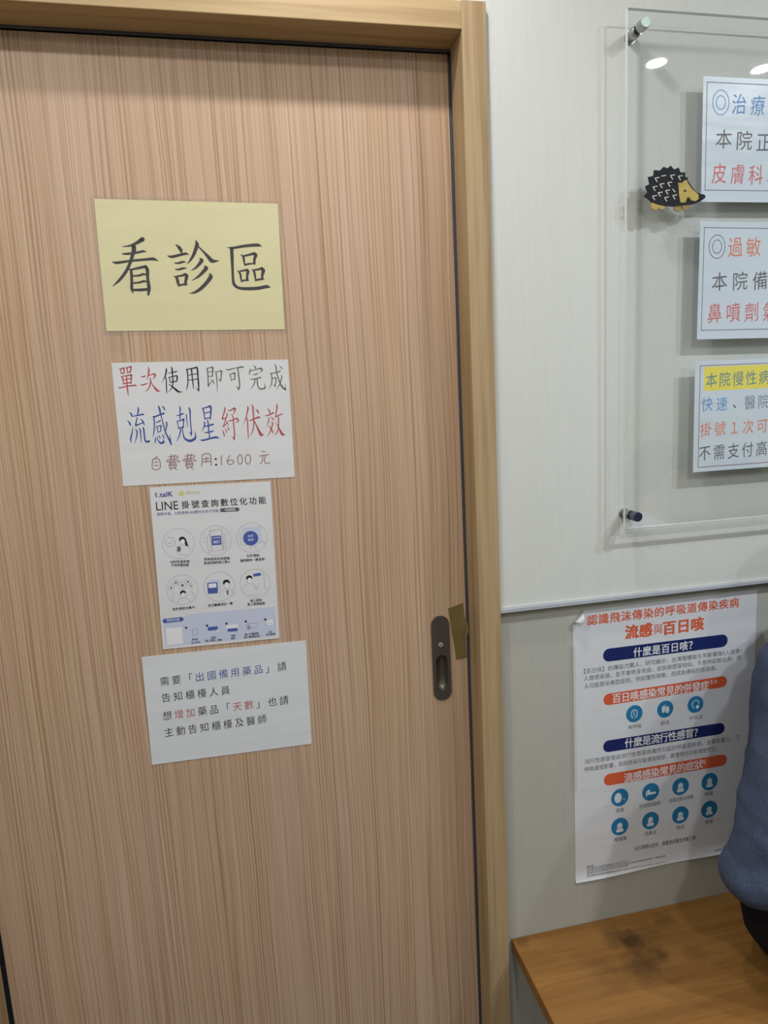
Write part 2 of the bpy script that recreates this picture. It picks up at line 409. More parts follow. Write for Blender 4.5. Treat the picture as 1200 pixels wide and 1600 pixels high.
SHEETS = {
 'yellow': {
  'o': [-0.2221, 1.8981],
  'a': -0.0161,
  'w': 0.297,
  'h': 0.21,
  'st': [
   ('k', 'ink', '703,620,73 599,682,50 489,726,30 374,740,11;368,855,23 432,856,38 586,835,38 695,811,37 744,818,11;201,988,19 268,999,46 468,968,38 737,941,42 846,932,54 920,958,15;553,725,69 552,782,73 521,882,57 463,1020,50 391,1144,50 273,1283,46 158,1378,6;456,1097,23 479,1143,46 473,1298,46 463,1414,50 476,1488,12;490,1105,31 611,1077,42 704,1057,46;716,1057,54 738,1111,58 733,1258,47 741,1398,62 720,1511,35;500,1209,27 600,1200,35 663,1179,39 716,1188,23;498,1322,27 590,1313,35 661,1293,39 715,1297,23;488,1433,39 595,1433,47 704,1425,47'),
   ('k', 'ink', '1232,696,16 1279,742,58 1307,788,58 1311,830,23;1086,879,16 1150,894,47 1285,862,43 1381,841,43 1427,854,11;1193,995,20 1259,994,35 1316,975,39 1367,975,16;1195,1098,20 1259,1097,35 1315,1079,39 1371,1076,16;1161,1205,16 1205,1240,47 1218,1318,51 1225,1385,8;1211,1209,31 1283,1200,35 1339,1181,39;1339,1177,47 1369,1200,59 1347,1279,47 1338,1341,47;1231,1357,31 1303,1342,35 1370,1343,16;1565,633,23 1577,691,67 1552,761,59 1505,863,51 1452,941,35 1396,1004,9;1605,733,24 1682,814,35 1755,899,63 1807,954,71 1919,952,10;1604,913,16 1633,947,67 1580,1018,47 1521,1074,32 1447,1113,8;1670,1037,16 1699,1072,71 1643,1135,55 1566,1207,40 1450,1278,8;1748,1162,20 1764,1214,72 1685,1317,60 1582,1412,56 1483,1471,40 1390,1489,6'),
   ('k', 'ink', '2078,732,11 2174,737,40 2370,703,48 2582,685,56 2654,707,11;2145,746,60 2143,895,56 2138,1093,44 2135,1251,44 2149,1339,52 2227,1398,48 2405,1410,57 2570,1398,57 2703,1373,57 2760,1389,12;2296,846,16 2333,885,40 2341,956,36 2348,1035,8;2343,869,32 2442,844,36 2508,828,44;2516,824,48 2543,851,64 2518,923,44 2513,994,40;2350,1012,32 2432,995,32 2530,990,16;2221,1114,16 2259,1155,36 2270,1235,36 2275,1305,11;2265,1119,28 2327,1107,32 2376,1099,36;2377,1095,40 2395,1122,56 2378,1194,40 2374,1266,44;2275,1282,28 2333,1270,32 2402,1270,15;2467,1086,16 2501,1130,40 2512,1209,36 2515,1289,11;2507,1098,32 2581,1085,36 2631,1073,41;2631,1069,49 2658,1105,65 2637,1177,45 2629,1249,41;2521,1265,32 2587,1253,37 2662,1249,15'),
  ],
 },
 'price': {
  'o': [-0.2234, 1.6357],
  'a': -0.0149,
  'w': 0.297,
  'h': 0.21,
  'st': [
   ('red', 'red', '120,102,10 136,122,21 143,190,10;130,106,17 190,91,21;194,88,24 194,123,21 186,173,20;144,183,17 186,174,18;229,81,11 241,103,20 246,178,10;239,85,18 302,72,21;309,65,25 306,104,21 294,157,20;245,164,18 295,154,20;140,229,14 157,265,21 166,358,14;150,229,18 248,214,21 297,205,28;304,208,28 297,268,23 283,350,14;165,286,15 291,268,17;170,351,18 286,334,20;79,409,14 112,417,21 232,392,20 344,384,27 377,394,10;223,227,17 220,338,21 220,446,23 223,557,10;456,247,11 495,241,23 524,231,21;442,376,14 469,380,23 548,357,18;589,85,13 595,132,28 582,204,24 550,296,6;587,222,16 645,205,18 673,200,24;670,198,24 692,224,32 652,288,6;605,265,14 608,312,24 591,391,21 554,455,18 508,491,9;616,341,11 649,407,23 687,459,39 712,488,32 756,484,6'),
   ('k', 'ink', '883,113,16 880,153,26 853,239,20 791,346,4;858,261,18 866,297,19 860,427,19 857,525,13;913,191,11 985,181,17 1053,163,20;967,86,13 978,134,26 977,235,20 975,343,20 954,430,17 890,514,7;907,263,10 923,284,17 928,349,10;918,262,14 979,249,16 1037,240,20;1040,236,21 1053,258,26 1036,334,19;929,346,16 1036,330,17;905,381,11 951,415,20 1017,479,36 1051,509,33 1118,515,7;1205,128,10 1225,154,23 1229,241,19 1224,350,17 1207,429,17 1189,491,7;1223,135,17 1302,123,20 1382,106,26;1389,103,29 1400,150,27 1399,259,23 1400,383,26 1395,508,17;1395,508,17 1375,478,17 1349,446,4;1301,133,23 1302,257,19 1307,381,19 1308,469,10;1233,235,13 1316,221,14 1396,212,16;1233,319,13 1316,312,14 1396,299,16'),
   ('green', 'green', '1552,121,10 1566,152,22 1567,282,18 1560,419,18 1565,443,8;1565,123,15 1633,111,20 1651,109,27;1657,113,27 1659,147,25 1642,266,16;1574,189,11 1649,176,15;1571,265,14 1647,258,15;1563,426,20 1594,379,15 1634,338,8;1622,311,10 1647,346,19 1664,387,14;1696,182,10 1711,217,19 1713,320,18 1712,457,12 1708,544,5;1709,190,14 1785,172,18 1799,174,25;1802,174,25 1796,239,19 1782,321,19 1772,356,10;1772,352,14 1761,324,16 1741,310,5;1883,148,10 1916,158,21 2048,129,15 2160,113,28 2189,130,8;1935,236,10 1953,271,17 1961,354,8;1948,236,14 2015,215,22;2025,214,23 2027,245,21 2016,320,15;1959,334,14 2022,319,15;2086,136,21 2092,246,22 2097,378,22 2095,454,22 2078,506,12;2078,502,21 2060,467,18 2027,438,4'),
   ('green', 'green', '2361,93,10 2387,122,25 2398,156,14;2298,154,14 2289,196,21 2278,251,11;2300,182,14 2406,160,15 2483,144,25;2484,141,25 2506,180,25 2458,210,4;2341,251,10 2379,250,18 2422,233,18;2297,331,14 2374,322,18 2473,301,21;2371,329,18 2356,399,18 2324,453,15 2269,501,4;2406,323,19 2409,386,20 2415,456,20 2447,499,24 2503,500,24 2536,480,21;2535,491,24 2539,459,18 2533,403,4;2733,73,11 2748,115,22 2756,206,20 2775,311,20 2805,403,23 2842,482,32 2889,525,28;2900,529,14 2895,483,14 2894,420,4;2811,113,7 2841,138,21 2857,167,10;2645,237,14 2730,227,17 2820,201,18;2645,238,14 2665,267,20 2666,344,18 2652,420,17 2608,500,6;2668,330,13 2718,316,18 2735,317,18;2736,316,20 2732,380,18 2713,464,17;2713,464,15 2696,442,14 2676,428,4;2826,274,11 2842,306,18 2816,383,18 2780,452,15 2735,510,6'),
   ('blue', 'blue', '217,835,10 245,869,28 252,906,21;173,975,10 204,1020,32 214,1057,18;251,1080,7 243,1131,13 218,1218,23 198,1283,26 199,1346,14;360,757,16 367,793,26 345,880,19;277,903,17 362,891,21 426,877,29 447,883,17;334,930,17 318,988,19 299,1046,24 303,1079,13;305,1061,24 363,1041,21 421,1018,19;388,954,11 423,999,26 442,1059,14;292,1133,16 310,1163,23 299,1251,20 254,1367,6;353,1114,16 367,1151,22 366,1246,17 364,1353,10;417,1105,22 426,1161,26 427,1271,23 433,1330,26 463,1350,40 499,1341,29;595,922,19 641,920,26 714,893,26 779,873,29;609,926,22 610,1021,20 600,1131,19 580,1219,16 561,1273,4;701,750,22 715,791,30 723,864,26 737,952,16 756,1063,19 781,1197,20 822,1303,29 860,1416,22;860,1416,18 853,1326,17 853,1230,4;761,748,10 787,778,26 801,823,12;806,1021,17 814,1058,25 792,1153,17 763,1248,6;635,1026,12 676,1013,20 713,992,19;633,1092,10 651,1133,17 653,1199,10;644,1096,14 712,1080,20;716,1080,23 708,1135,17 698,1183,14;653,1192,14 704,1179,16;615,1272,10 603,1323,20 596,1374,14;632,1272,10 648,1340,17 687,1382,36 735,1369,36 736,1351,22 722,1313,4;659,1248,10 678,1282,19 683,1308,10;718,1232,10 739,1269,22 750,1311,13'),
   ('blue', 'blue', '1048,761,13 1059,802,26 1049,890,19 1041,986,17;989,919,12 1044,912,22 1099,888,25;982,1017,10 997,1051,17 1003,1147,13;996,1017,16 1051,1004,19 1102,986,26;1103,982,29 1095,1039,20 1085,1121,18;1004,1136,22 1092,1121,22;1039,1156,22 1023,1222,20 995,1295,18 954,1360,6;1068,1142,16 1073,1224,18 1088,1307,26 1138,1353,40 1196,1363,48 1256,1336,40 1280,1300,29 1277,1195,4;1152,908,19 1155,1005,16 1155,1123,10;1201,785,15 1219,830,29 1215,970,20 1214,1126,19 1218,1215,22 1213,1278,10;1214,1271,19 1199,1229,19 1176,1202,4;1423,803,10 1446,837,22 1456,942,19 1461,1009,9;1441,808,18 1500,795,23 1556,778,29;1563,771,29 1578,805,32 1568,908,25 1553,1008,15;1456,901,13 1523,881,19 1567,875,16;1460,990,19 1556,971,22;1445,1045,18 1454,1075,22 1430,1142,18 1392,1215,4;1447,1120,18 1505,1115,25 1595,1092,27;1505,1021,21 1514,1093,22 1511,1182,21 1517,1257,18 1515,1325,19;1449,1232,19 1512,1227,22 1582,1211,24;1363,1357,15 1406,1365,30 1525,1339,28 1629,1322,37 1672,1343,15'),
   ('red', 'red', '1811,801,13 1816,837,24 1788,920,20 1762,986,20 1762,1020,11;1761,1003,20 1811,994,17;1845,900,11 1849,928,20 1825,988,20 1798,1060,16 1768,1132,17;1767,1149,11 1779,1127,20 1838,1079,13;1819,1039,8 1844,1079,19 1855,1119,10;1746,1202,8 1765,1251,21 1775,1307,17;1795,1173,8 1812,1213,20 1818,1247,13;1833,1146,8 1853,1181,20 1857,1206,15;1878,859,17 1909,860,20 1972,828,24;1975,823,28 1992,849,28 1953,934,8;1918,927,8 1945,970,20 1948,1015,20 1947,1100,20 1951,1213,21 1950,1309,22 1939,1382,13;1942,1377,20 1925,1342,20 1902,1313,3;1865,1043,14 1907,1039,20 2004,1006,19;2010,998,22 2032,1047,28 1988,1082,4;2207,797,13 2216,834,27 2190,934,20 2165,1012,17 2113,1120,4;2180,990,15 2191,1047,20 2191,1166,20 2187,1359,15;2224,1043,11 2247,1046,22 2321,1018,25 2396,998,34 2409,1013,11;2287,777,17 2301,820,27 2302,972,22 2300,1085,20 2288,1181,19 2261,1259,16 2218,1317,6;2308,1051,14 2337,1126,19 2371,1213,34 2405,1294,57 2427,1312,51 2461,1313,8;2346,858,7 2380,887,31 2392,930,17'),
   ('red', 'red', '2560,848,8 2583,886,24 2592,926,20;2510,971,12 2550,972,20 2608,949,26 2654,928,25;2567,1016,14 2571,1044,20 2547,1106,16 2521,1162,5;2610,1000,8 2634,1029,22 2646,1067,10;2616,1088,11 2631,1120,24 2610,1188,20 2577,1267,17 2512,1355,5;2556,1146,7 2582,1187,18 2613,1240,26 2632,1295,11;2723,780,15 2725,828,26 2705,930,20 2672,1054,5;2695,997,20 2742,979,20 2806,953,20;2736,988,14 2741,1045,23 2734,1159,19 2722,1227,19 2689,1294,16 2642,1324,6;2681,1094,8 2720,1158,18 2750,1234,29 2780,1298,49 2802,1325,40 2848,1321,7'),
   ('maroon', 'maroon', '610,1609,14 562,1644,14;525,1665,14 515,1823,14 633,1823,14 640,1674,14 571,1648,14 525,1668,14;556,1713,14 610,1706,14;548,1768,14 605,1766,14;796,1631,14 932,1619,14 937,1662,14 783,1681,14 775,1711,14 961,1705,14 953,1733,14;843,1596,14 825,1717,14;897,1599,14 883,1710,14;805,1735,14 802,1819,14 903,1815,14 904,1736,14 805,1738,14;812,1763,14 897,1762,14;810,1787,14 895,1788,14;830,1826,14 810,1857,14;874,1824,14 913,1857,14;1075,1630,14 1212,1617,14 1218,1661,14 1062,1680,14 1055,1709,14 1242,1704,14 1235,1731,14;1123,1594,14 1105,1716,14;1178,1597,14 1164,1709,14;1085,1733,14 1082,1818,14 1185,1814,14 1185,1735,14 1085,1737,14;1092,1762,14 1178,1761,14;1090,1786,14 1176,1787,14;1111,1825,14 1090,1856,14;1155,1824,14 1194,1856,14;1367,1630,14 1358,1743,14 1340,1818,14;1367,1627,14 1414,1604,14 1478,1607,14 1512,1647,14 1509,1817,14;1380,1697,14 1491,1689,14;1376,1744,14 1496,1741,14;1437,1662,14 1430,1756,14;1594,1704,34 1598,1706,34;1593,1806,34 1596,1808,34;1696,1650,14 1688,1817,14;1844,1653,14 1803,1718,14 1792,1784,14 1833,1815,14 1890,1798,14 1899,1751,14 1848,1733,14 1800,1756,14;2057,1736,14 2049,1779,14 2032,1809,14 2010,1820,14 1990,1807,14 1978,1775,14 1975,1732,14 1983,1689,14 2000,1659,14 2022,1648,14 2041,1661,14 2054,1693,14 2057,1736,14;2203,1737,14 2194,1780,14 2175,1811,14 2151,1821,14 2128,1808,14 2113,1776,14 2110,1733,14 2119,1690,14 2138,1660,14 2162,1649,14 2185,1662,14 2200,1694,14 2203,1737,14;2410,1603,14 2466,1621,14;2358,1687,14 2529,1670,14;2424,1690,14 2409,1776,14 2371,1828,14;2468,1687,14 2446,1788,14 2472,1828,14 2539,1817,14'),
  ],
 },
 'line': {
  'o': [-0.1837, 1.4207],
  'a': -0.0192,
  'w': 0.21,
  'h': 0.297,
  'tx': [
   ('S', '1.talK', [9.4, 14.1], [38.9, 13.6], 0, 8.7, 'indigo', 0.03),
   ('S', '陽光診所', [61.5, 13.0], [84.6, 13.7], 0, 5.7, 'olive', 0.0),
   ('S', 'LINE', [8.8, 34.1], [46.3, 34.2], 0, 14.9, 'plum', 0.006),
   ('C', '掛號查詢數位化功能', [58.9, 34.2], [193.3, 33.8], 14.2, 14.7, 'plum', 0.02),
   ('S', '服務升級，立即使用LINE數位化多元功能', [9.3, 48.4], [115.3, 48.2], 0, 5.7, 'indigo', 0.0),
   ('S', '功能說明', [126.1, 47.8], [144.4, 48.0], 0, 4.9, 'white', 0.02),
   ('S', '30秒快速掛號', [24.5, 135.7], [58.3, 137.2], 0, 5.4, 'ink', 0.02),
   ('S', '不用排電話線', [26.5, 142.0], [56.6, 143.4], 0, 5.4, 'ink', 0.02),
   ('S', '即時查詢目前號碼', [83.9, 135.5], [128.9, 136.6], 0, 5.5, 'ink', 0.02),
   ('S', '無須現場排候人擠人', [83.0, 142.5], [129.6, 143.1], 0, 5.5, 'ink', 0.02),
   ('S', '忘記預約', [159.1, 134.5], [182.5, 135.4], 0, 5.5, 'ink', 0.02),
   ('S', '隨時隨地一鍵查詢！', [147.6, 142.9], [192.5, 142.8], 0, 5.5, 'ink', 0.02),
   ('S', '診所資訊全集中', [22.4, 223.5], [61.1, 222.8], 0, 5.5, 'ink', 0.02),
   ('S', '各式醫療項目一覽', [84.4, 222.2], [128.9, 221.5], 0, 5.6, 'ink', 0.02),
   ('S', '線上諮詢', [160.8, 219.7], [181.3, 219.9], 0, 5.6, 'ink', 0.02),
   ('S', '真人客服服務', [155.2, 226.2], [187.0, 226.7], 0, 5.6, 'ink', 0.02),
   ('S', '使用步驟', [10.2, 243.0], [32.7, 243.3], 0, 6.0, 'white', 0.0),
   ('S', '掃描', [51.3, 283.6], [62.2, 283.8], 0, 4.4, 'indigo', 0.02),
   ('S', '加入好友', [50.2, 289.4], [66.6, 289.4], 0, 4.4, 'ink', 0.02),
   ('S', '點選', [85.8, 283.6], [94.4, 283.7], 0, 4.5, 'indigo', 0.02),
   ('S', '「線上掛號」按鈕', [74.3, 288.3], [105.0, 289.1], 0, 4.5, 'ink', 0.02),
   ('S', '填寫', [121.6, 283.2], [129.8, 283.3], 0, 4.5, 'indigo', 0.02),
   ('S', '資料', [121.3, 288.3], [129.5, 288.5], 0, 4.5, 'ink', 0.02),
   ('S', '輸入手機號碼', [146.8, 283.3], [172.0, 283.4], 0, 4.5, 'ink', 0.02),
   ('S', '輸入驗證碼送出', [145.4, 288.4], [174.4, 288.5], 0, 4.5, 'ink', 0.02),
   ('S', '完成', [190.1, 282.9], [196.9, 282.8], 0, 4.5, 'indigo', 0.02),
   ('S', '成功掛號', [185.3, 287.6], [202.3, 287.4], 0, 4.5, 'ink', 0.02),
  ],
  'G': {'circ': [[41.7, 103.8], [106.2, 102.7], [170.6, 101.5], [41.7, 188.5], [107.0, 188.3], [171.4, 187.9]], 'band': [[-2.5, 243.0], [206.0, 241.5], [208.3, 291.9], [-0.2, 294.2]], 'pill': [[7.4, 243.9], [35.9, 243.2]], 'pill2': [[121.1, 47.9], [148.3, 48.0]], 'qr': [[8.0, 257.8], [35.9, 258.3], [35.7, 289.7], [7.7, 289.9]], 'logo': [[53.1, 13.7]], 'steps': [[43.3, 260.1], [80.2, 259.8], [115.0, 259.1], [150.1, 258.5], [185.9, 258.1]], 'ic': [[57.7, 269.7], [90.3, 266.6], [125.5, 268.2], [160.5, 268.5], [193.8, 266.5]]},
 },
 'grey': {
  'o': [-0.2276, 1.114],
  'a': -0.0142,
  'w': 0.297,
  'h': 0.21,
  'tx': [
   ('C', '需要「', [35.7, 50.4], [77.2, 49.7], 16.9, 18.5, 'ink', -0.008),
   ('C', '出國備用藥品', [98.2, 49.3], [205.2, 47.5], 17.5, 18.7, 'blue', -0.008),
   ('C', '」請', [227.1, 47.1], [249.0, 46.7], 18.0, 19.0, 'ink', -0.008),
   ('C', '告知櫃檯人員', [35.7, 82.2], [142.2, 81.2], 17.2, 18.7, 'ink', -0.008),
   ('C', '想', [35.0, 117.5], [35.0, 117.5], 17.0, 18.7, 'ink', -0.008),
   ('C', '增加', [55.8, 117.2], [76.7, 116.9], 17.2, 18.8, 'red', -0.008),
   ('C', '藥品「', [97.8, 116.6], [140.3, 116.0], 17.4, 18.9, 'ink', -0.008),
   ('C', '天數', [161.8, 115.6], [183.4, 115.3], 17.8, 19.1, 'red', -0.008),
   ('C', '」也請', [205.2, 115.0], [249.1, 114.4], 18.1, 19.2, 'ink', -0.008),
   ('C', '主動告知櫃檯及醫師', [35.1, 150.1], [206.0, 147.3], 17.5, 19.1, 'ink', -0.008),
  ],
 },
 'skin': {
  'o': [0.8318, 2.0881],
  'a': 0.003,
  'w': 0.297,
  'h': 0.21,
  'tx': [
   ('C', '治療', [73.6, 43.4], [112.3, 44.7], 31.3, 36.8, 'sky', -0.012),
   ('C', '本院正', [43.9, 102.7], [128.1, 106.2], 35.3, 35.0, 'grey', -0.012),
   ('C', '皮膚科、', [36.1, 161.2], [151.0, 163.5], 31.8, 37.2, 'red2', -0.012),
  ],
  'F': [[7.9, 9.4], [7.6, 189.8]],
  'R': [[32.83, 41.02, 36.2, 42.0], [18.65, 22.79, 36.2, 42.0]],
 },
 'allergy': {
  'o': [0.8319, 1.8447],
  'a': -0.0093,
  'w': 0.297,
  'h': 0.21,
  'tx': [
   ('C', '過敏', [74.7, 44.5], [113.5, 43.9], 32.3, 37.6, 'orange', -0.012),
   ('C', '本院備', [43.9, 106.0], [130.8, 104.5], 34.5, 35.7, 'grey', -0.012),
   ('C', '鼻噴劑氣', [35.8, 162.7], [154.9, 161.0], 32.8, 37.9, 'red2', -0.012),
  ],
  'F': [[9.0, 10.9], [8.3, 193.5]],
  'R': [[33.47, 41.13, 36.4, 44.0], [19.23, 23.64, 36.4, 44.0]],
 },
 'chronic': {
  'o': [0.8275, 1.595],
  'a': -0.0006,
  'w': 0.297,
  'h': 0.21,
  'tx': [
   ('C', '本院慢性病', [35.2, 36.4], [150.8, 35.4], 25.8, 29.3, 'teal', -0.012),
   ('C', '快速', [27.4, 81.3], [59.2, 82.0], 25.5, 28.6, 'sky', -0.012),
   ('C', '、', [95.0, 79.3], [95.0, 79.3], 25.9, 28.8, 'grey', 0),
   ('C', '醫院', [121.0, 82.2], [150.9, 81.9], 26.3, 29.0, 'slate', -0.012),
   ('C', '掛號１次可', [26.0, 129.0], [150.1, 128.9], 26.0, 29.1, 'orange', -0.012),
   ('C', '不需支付高', [24.5, 174.5], [150.7, 173.1], 27.1, 31.1, 'grey', -0.012),
  ],
  'F': [[12.0, 9.1], [9.7, 201.1]],
  'HL': [[19.2, 11.6], [19.5, 56.2]],
 },
 'poster': {
  'o': [0.5938, 1.12],
  'a': 0.004,
  'w': 0.42,
  'h': 0.594,
  'tx': [
   ('C', '認識飛沫傳染的呼吸道傳染疾病', [42.2, 21.2], [365.7, 22.1], 23.5, 22.5, 'vermilion', 0.03),
   ('C', '流感', [129.5, 56.4], [160.9, 56.7], 30.9, 30.4, 'vermilion', 0.062),
   ('C', '與', [188.8, 57.9], [188.8, 57.9], 21.9, 24.1, 'vermilion', 0.005),
   ('C', '百日咳', [214.5, 58.1], [279.7, 57.9], 31.9, 30.9, 'vermilion', 0.062),
   ('C', '什麼是百日咳？', [143.1, 101.4], [269.8, 101.8], 20.6, 21.4, 'white', 0.03),
   ('C', '百日咳感染常見的併發症', [95.6, 194.4], [300.0, 195.4], 20.8, 21.8, 'white', 0.03),
   ('S', '3,4', [312.9, 191.1], [328.5, 191.3], 0, 10.0, 'white', 0.02),
   ('C', '什麼是流行性感冒？', [124.4, 297.4], [285.9, 298.7], 21.1, 22.4, 'white', 0.03),
   ('C', '流感感染常見的症狀', [123.0, 374.8], [289.5, 373.4], 21.4, 22.8, 'white', 0.03),
   ('S', '5', [299.8, 370.4], [306.0, 370.6], 0, 10.3, 'white', 0.02),
   ('S', '【百日咳】的傳染力驚人，研究顯示，台灣整體衛生年齡層每5人就有1', [23.5, 127.1], [386.4, 129.5], 0, 11.1, 'grey2', 0.0),
   ('S', '人曾感染過，並不會終身免疫，症狀與感冒相似，不易辨認斷出來，成', [22.6, 142.2], [385.6, 144.6], 0, 11.2, 'grey2', 0.0),
   ('S', '人可能是非典型症狀，例如慢性咳嗽，而成為傳染的感染者。', [23.2, 159.0], [327.7, 159.6], 0, 11.2, 'grey2', 0.0),
   ('S', '流行性感冒是由流行性感冒病毒所引起的呼吸道疾病，主要影響上、下', [22.9, 323.4], [388.6, 326.6], 0, 11.6, 'grey2', 0.0),
   ('S', '呼吸道或影響，如何感染可能導致肺部，嚴重時也可能導致死亡。', [23.5, 340.5], [334.5, 343.7], 0, 11.6, 'grey2', 0.0),
   ('S', '無呼吸', [121.9, 262.8], [152.5, 263.0], 0, 9.5, 'grey2', 0.0),
   ('S', '肺炎', [196.9, 265.3], [217.7, 265.4], 0, 9.6, 'grey2', 0.0),
   ('S', '中耳炎', [265.2, 264.2], [297.0, 264.4], 0, 9.7, 'grey2', 0.0),
   ('S', '發燒', [93.4, 446.1], [112.4, 446.4], 0, 9.8, 'grey2', 0.0),
   ('S', '肌肉關節酸痛', [148.7, 446.8], [198.1, 446.2], 0, 9.9, 'grey2', 0.0),
   ('S', '咳嗽流鼻水頭痛', [219.1, 446.5], [277.9, 445.9], 0, 10.0, 'grey2', 0.0),
   ('S', '喉嚨', [305.2, 445.9], [325.4, 446.3], 0, 10.1, 'grey2', 0.0),
   ('S', '喉嚨痛', [90.2, 512.7], [118.9, 513.5], 0, 10.0, 'grey2', 0.0),
   ('S', '流鼻水', [160.9, 512.4], [190.2, 513.2], 0, 10.1, 'grey2', 0.0),
   ('S', '倦怠', [237.4, 512.9], [257.3, 513.5], 0, 10.2, 'grey2', 0.0),
   ('S', '畏寒', [307.6, 513.2], [327.9, 513.8], 0, 10.3, 'grey2', 0.0),
   ('S', '如出現類似症狀，請儘速就醫並佩戴口罩', [137.5, 542.8], [284.7, 544.9], 0, 10.6, 'ink', 0.0),
   ('S', '資料來源：', [25.5, 563.2], [42.5, 563.5], 0, 5.6, 'grey2', 0.0),
   ('S', '衛生福利部疾病管制署傳染病介紹百日咳流行', [26.7, 568.6], [122.3, 568.9], 0, 4.8, 'grey2', 0.0),
   ('S', '衛生福利部疾病管制署傳染病介紹百日咳流行性感冒常見問答參考資料一覽整理說明', [26.6, 573.8], [212.2, 574.8], 0, 4.9, 'grey2', 0.0),
   ('S', '衛生福利部疾病管制署傳染病介紹百日咳流行性感冒常', [26.6, 579.1], [122.3, 579.4], 0, 4.8, 'grey2', 0.0),
   ('S', '衛生福利部疾病管制署傳染病介紹百日咳流行性感冒常見問答參考資料一覽整理說明', [26.5, 584.3], [212.4, 590.4], 0, 4.9, 'grey2', 0.0),
   ('S', '衛生福利部疾病管制署傳染病介紹百日咳流行性感冒常見問答參', [26.5, 589.5], [122.3, 590.0], 0, 4.8, 'grey2', 0.0),
   ('S', '衛教', [334.4, 587.7], [351.6, 588.2], 0, 9.2, 'grey2', 0.0),
  ],
  'G': {'c3': [[135.9, 234.4], [207.3, 234.8], [278.5, 235.0]], 'c8': [[102.9, 417.2], [175.1, 417.2], [246.2, 417.1], [316.7, 418.2], [102.9, 484.1], [175.2, 483.9], [246.9, 484.0], [317.4, 483.7]], 'r': 18.86, 'r8': 20.11},
  'pills': [['navy', [79.3, 99.3], [338.4, 101.9], 27.69], ['vermilion', [78.3, 194.5], [340.8, 193.1], 24.76], ['navy', [78.0, 297.2], [337.5, 298.9], 26.04], ['vermilion', [79.4, 372.3], [344.9, 373.1], 26.5]],
 },
}
# ------------------------------------------------------------------ printed sheets
_glyph = {}
def glyph(txt, wt):
    """Flat outline mesh of a piece of text in em units (vertices, faces)."""
    k = (txt, wt)
    if k not in _glyph:
        c = bpy.data.curves.new('lettering', 'FONT')
        c.body = txt
        c.size = 1.0
        c.resolution_u = 3
        c.dimensions = '2D'
        c.fill_mode = 'BOTH'
        ob = bpy.data.objects.new('lettering', c)
        COL.objects.link(ob)
        dg = bpy.context.evaluated_depsgraph_get()
        me = bpy.data.meshes.new_from_object(ob.evaluated_get(dg))
        vs = [tuple(v.co) for v in me.vertices]
        fs = [tuple(p.vertices) for p in me.polygons]
        bpy.data.objects.remove(ob); bpy.data.curves.remove(c); bpy.data.meshes.remove(me)
        if wt > 0:                    # heavier weight: the outline overprinted with small shifts
            base_v, base_f = vs, fs
            vs, fs = [], []
            for q, (dx, dy) in enumerate(((-1, -0.7), (1, -0.7), (-1, 0.7), (1, 0.7), (0, 0))):
                o = len(vs)
                vs += [(x + dx * wt * 0.6, y + dy * wt * 0.6, 0.01 * q) for x, y, z in base_v]
                fs += [tuple(i + o for i in f) for f in base_f]
        _glyph[k] = (vs, fs)
    return _glyph[k]

def smooth_path(pts, sub=5):
    """Catmull-Rom through points with a width each."""
    if len(pts) < 3:
        return [Vector(p) for p in pts]
    P = [Vector(p) for p in pts]
    out = []
    for i in range(len(P) - 1):
        p1, p2 = P[i], P[i + 1]
        p0 = P[i - 1] if i else p1 - (p2 - p1)
        p3 = P[i + 2] if i + 2 < len(P) else p2 + (p2 - p1)
        for k in range(sub):
            t = k / sub
            q = 0.5 * ((2 * p1) + (p2 - p0) * t + (2 * p0 - 5 * p1 + 4 * p2 - p3) * t * t + (3 * p1 - p0 - 3 * p2 + p3) * t ** 3)
            q.z = p1.z + (p2.z - p1.z) * t
            out.append(q)
    out.append(P[-1])
    return out

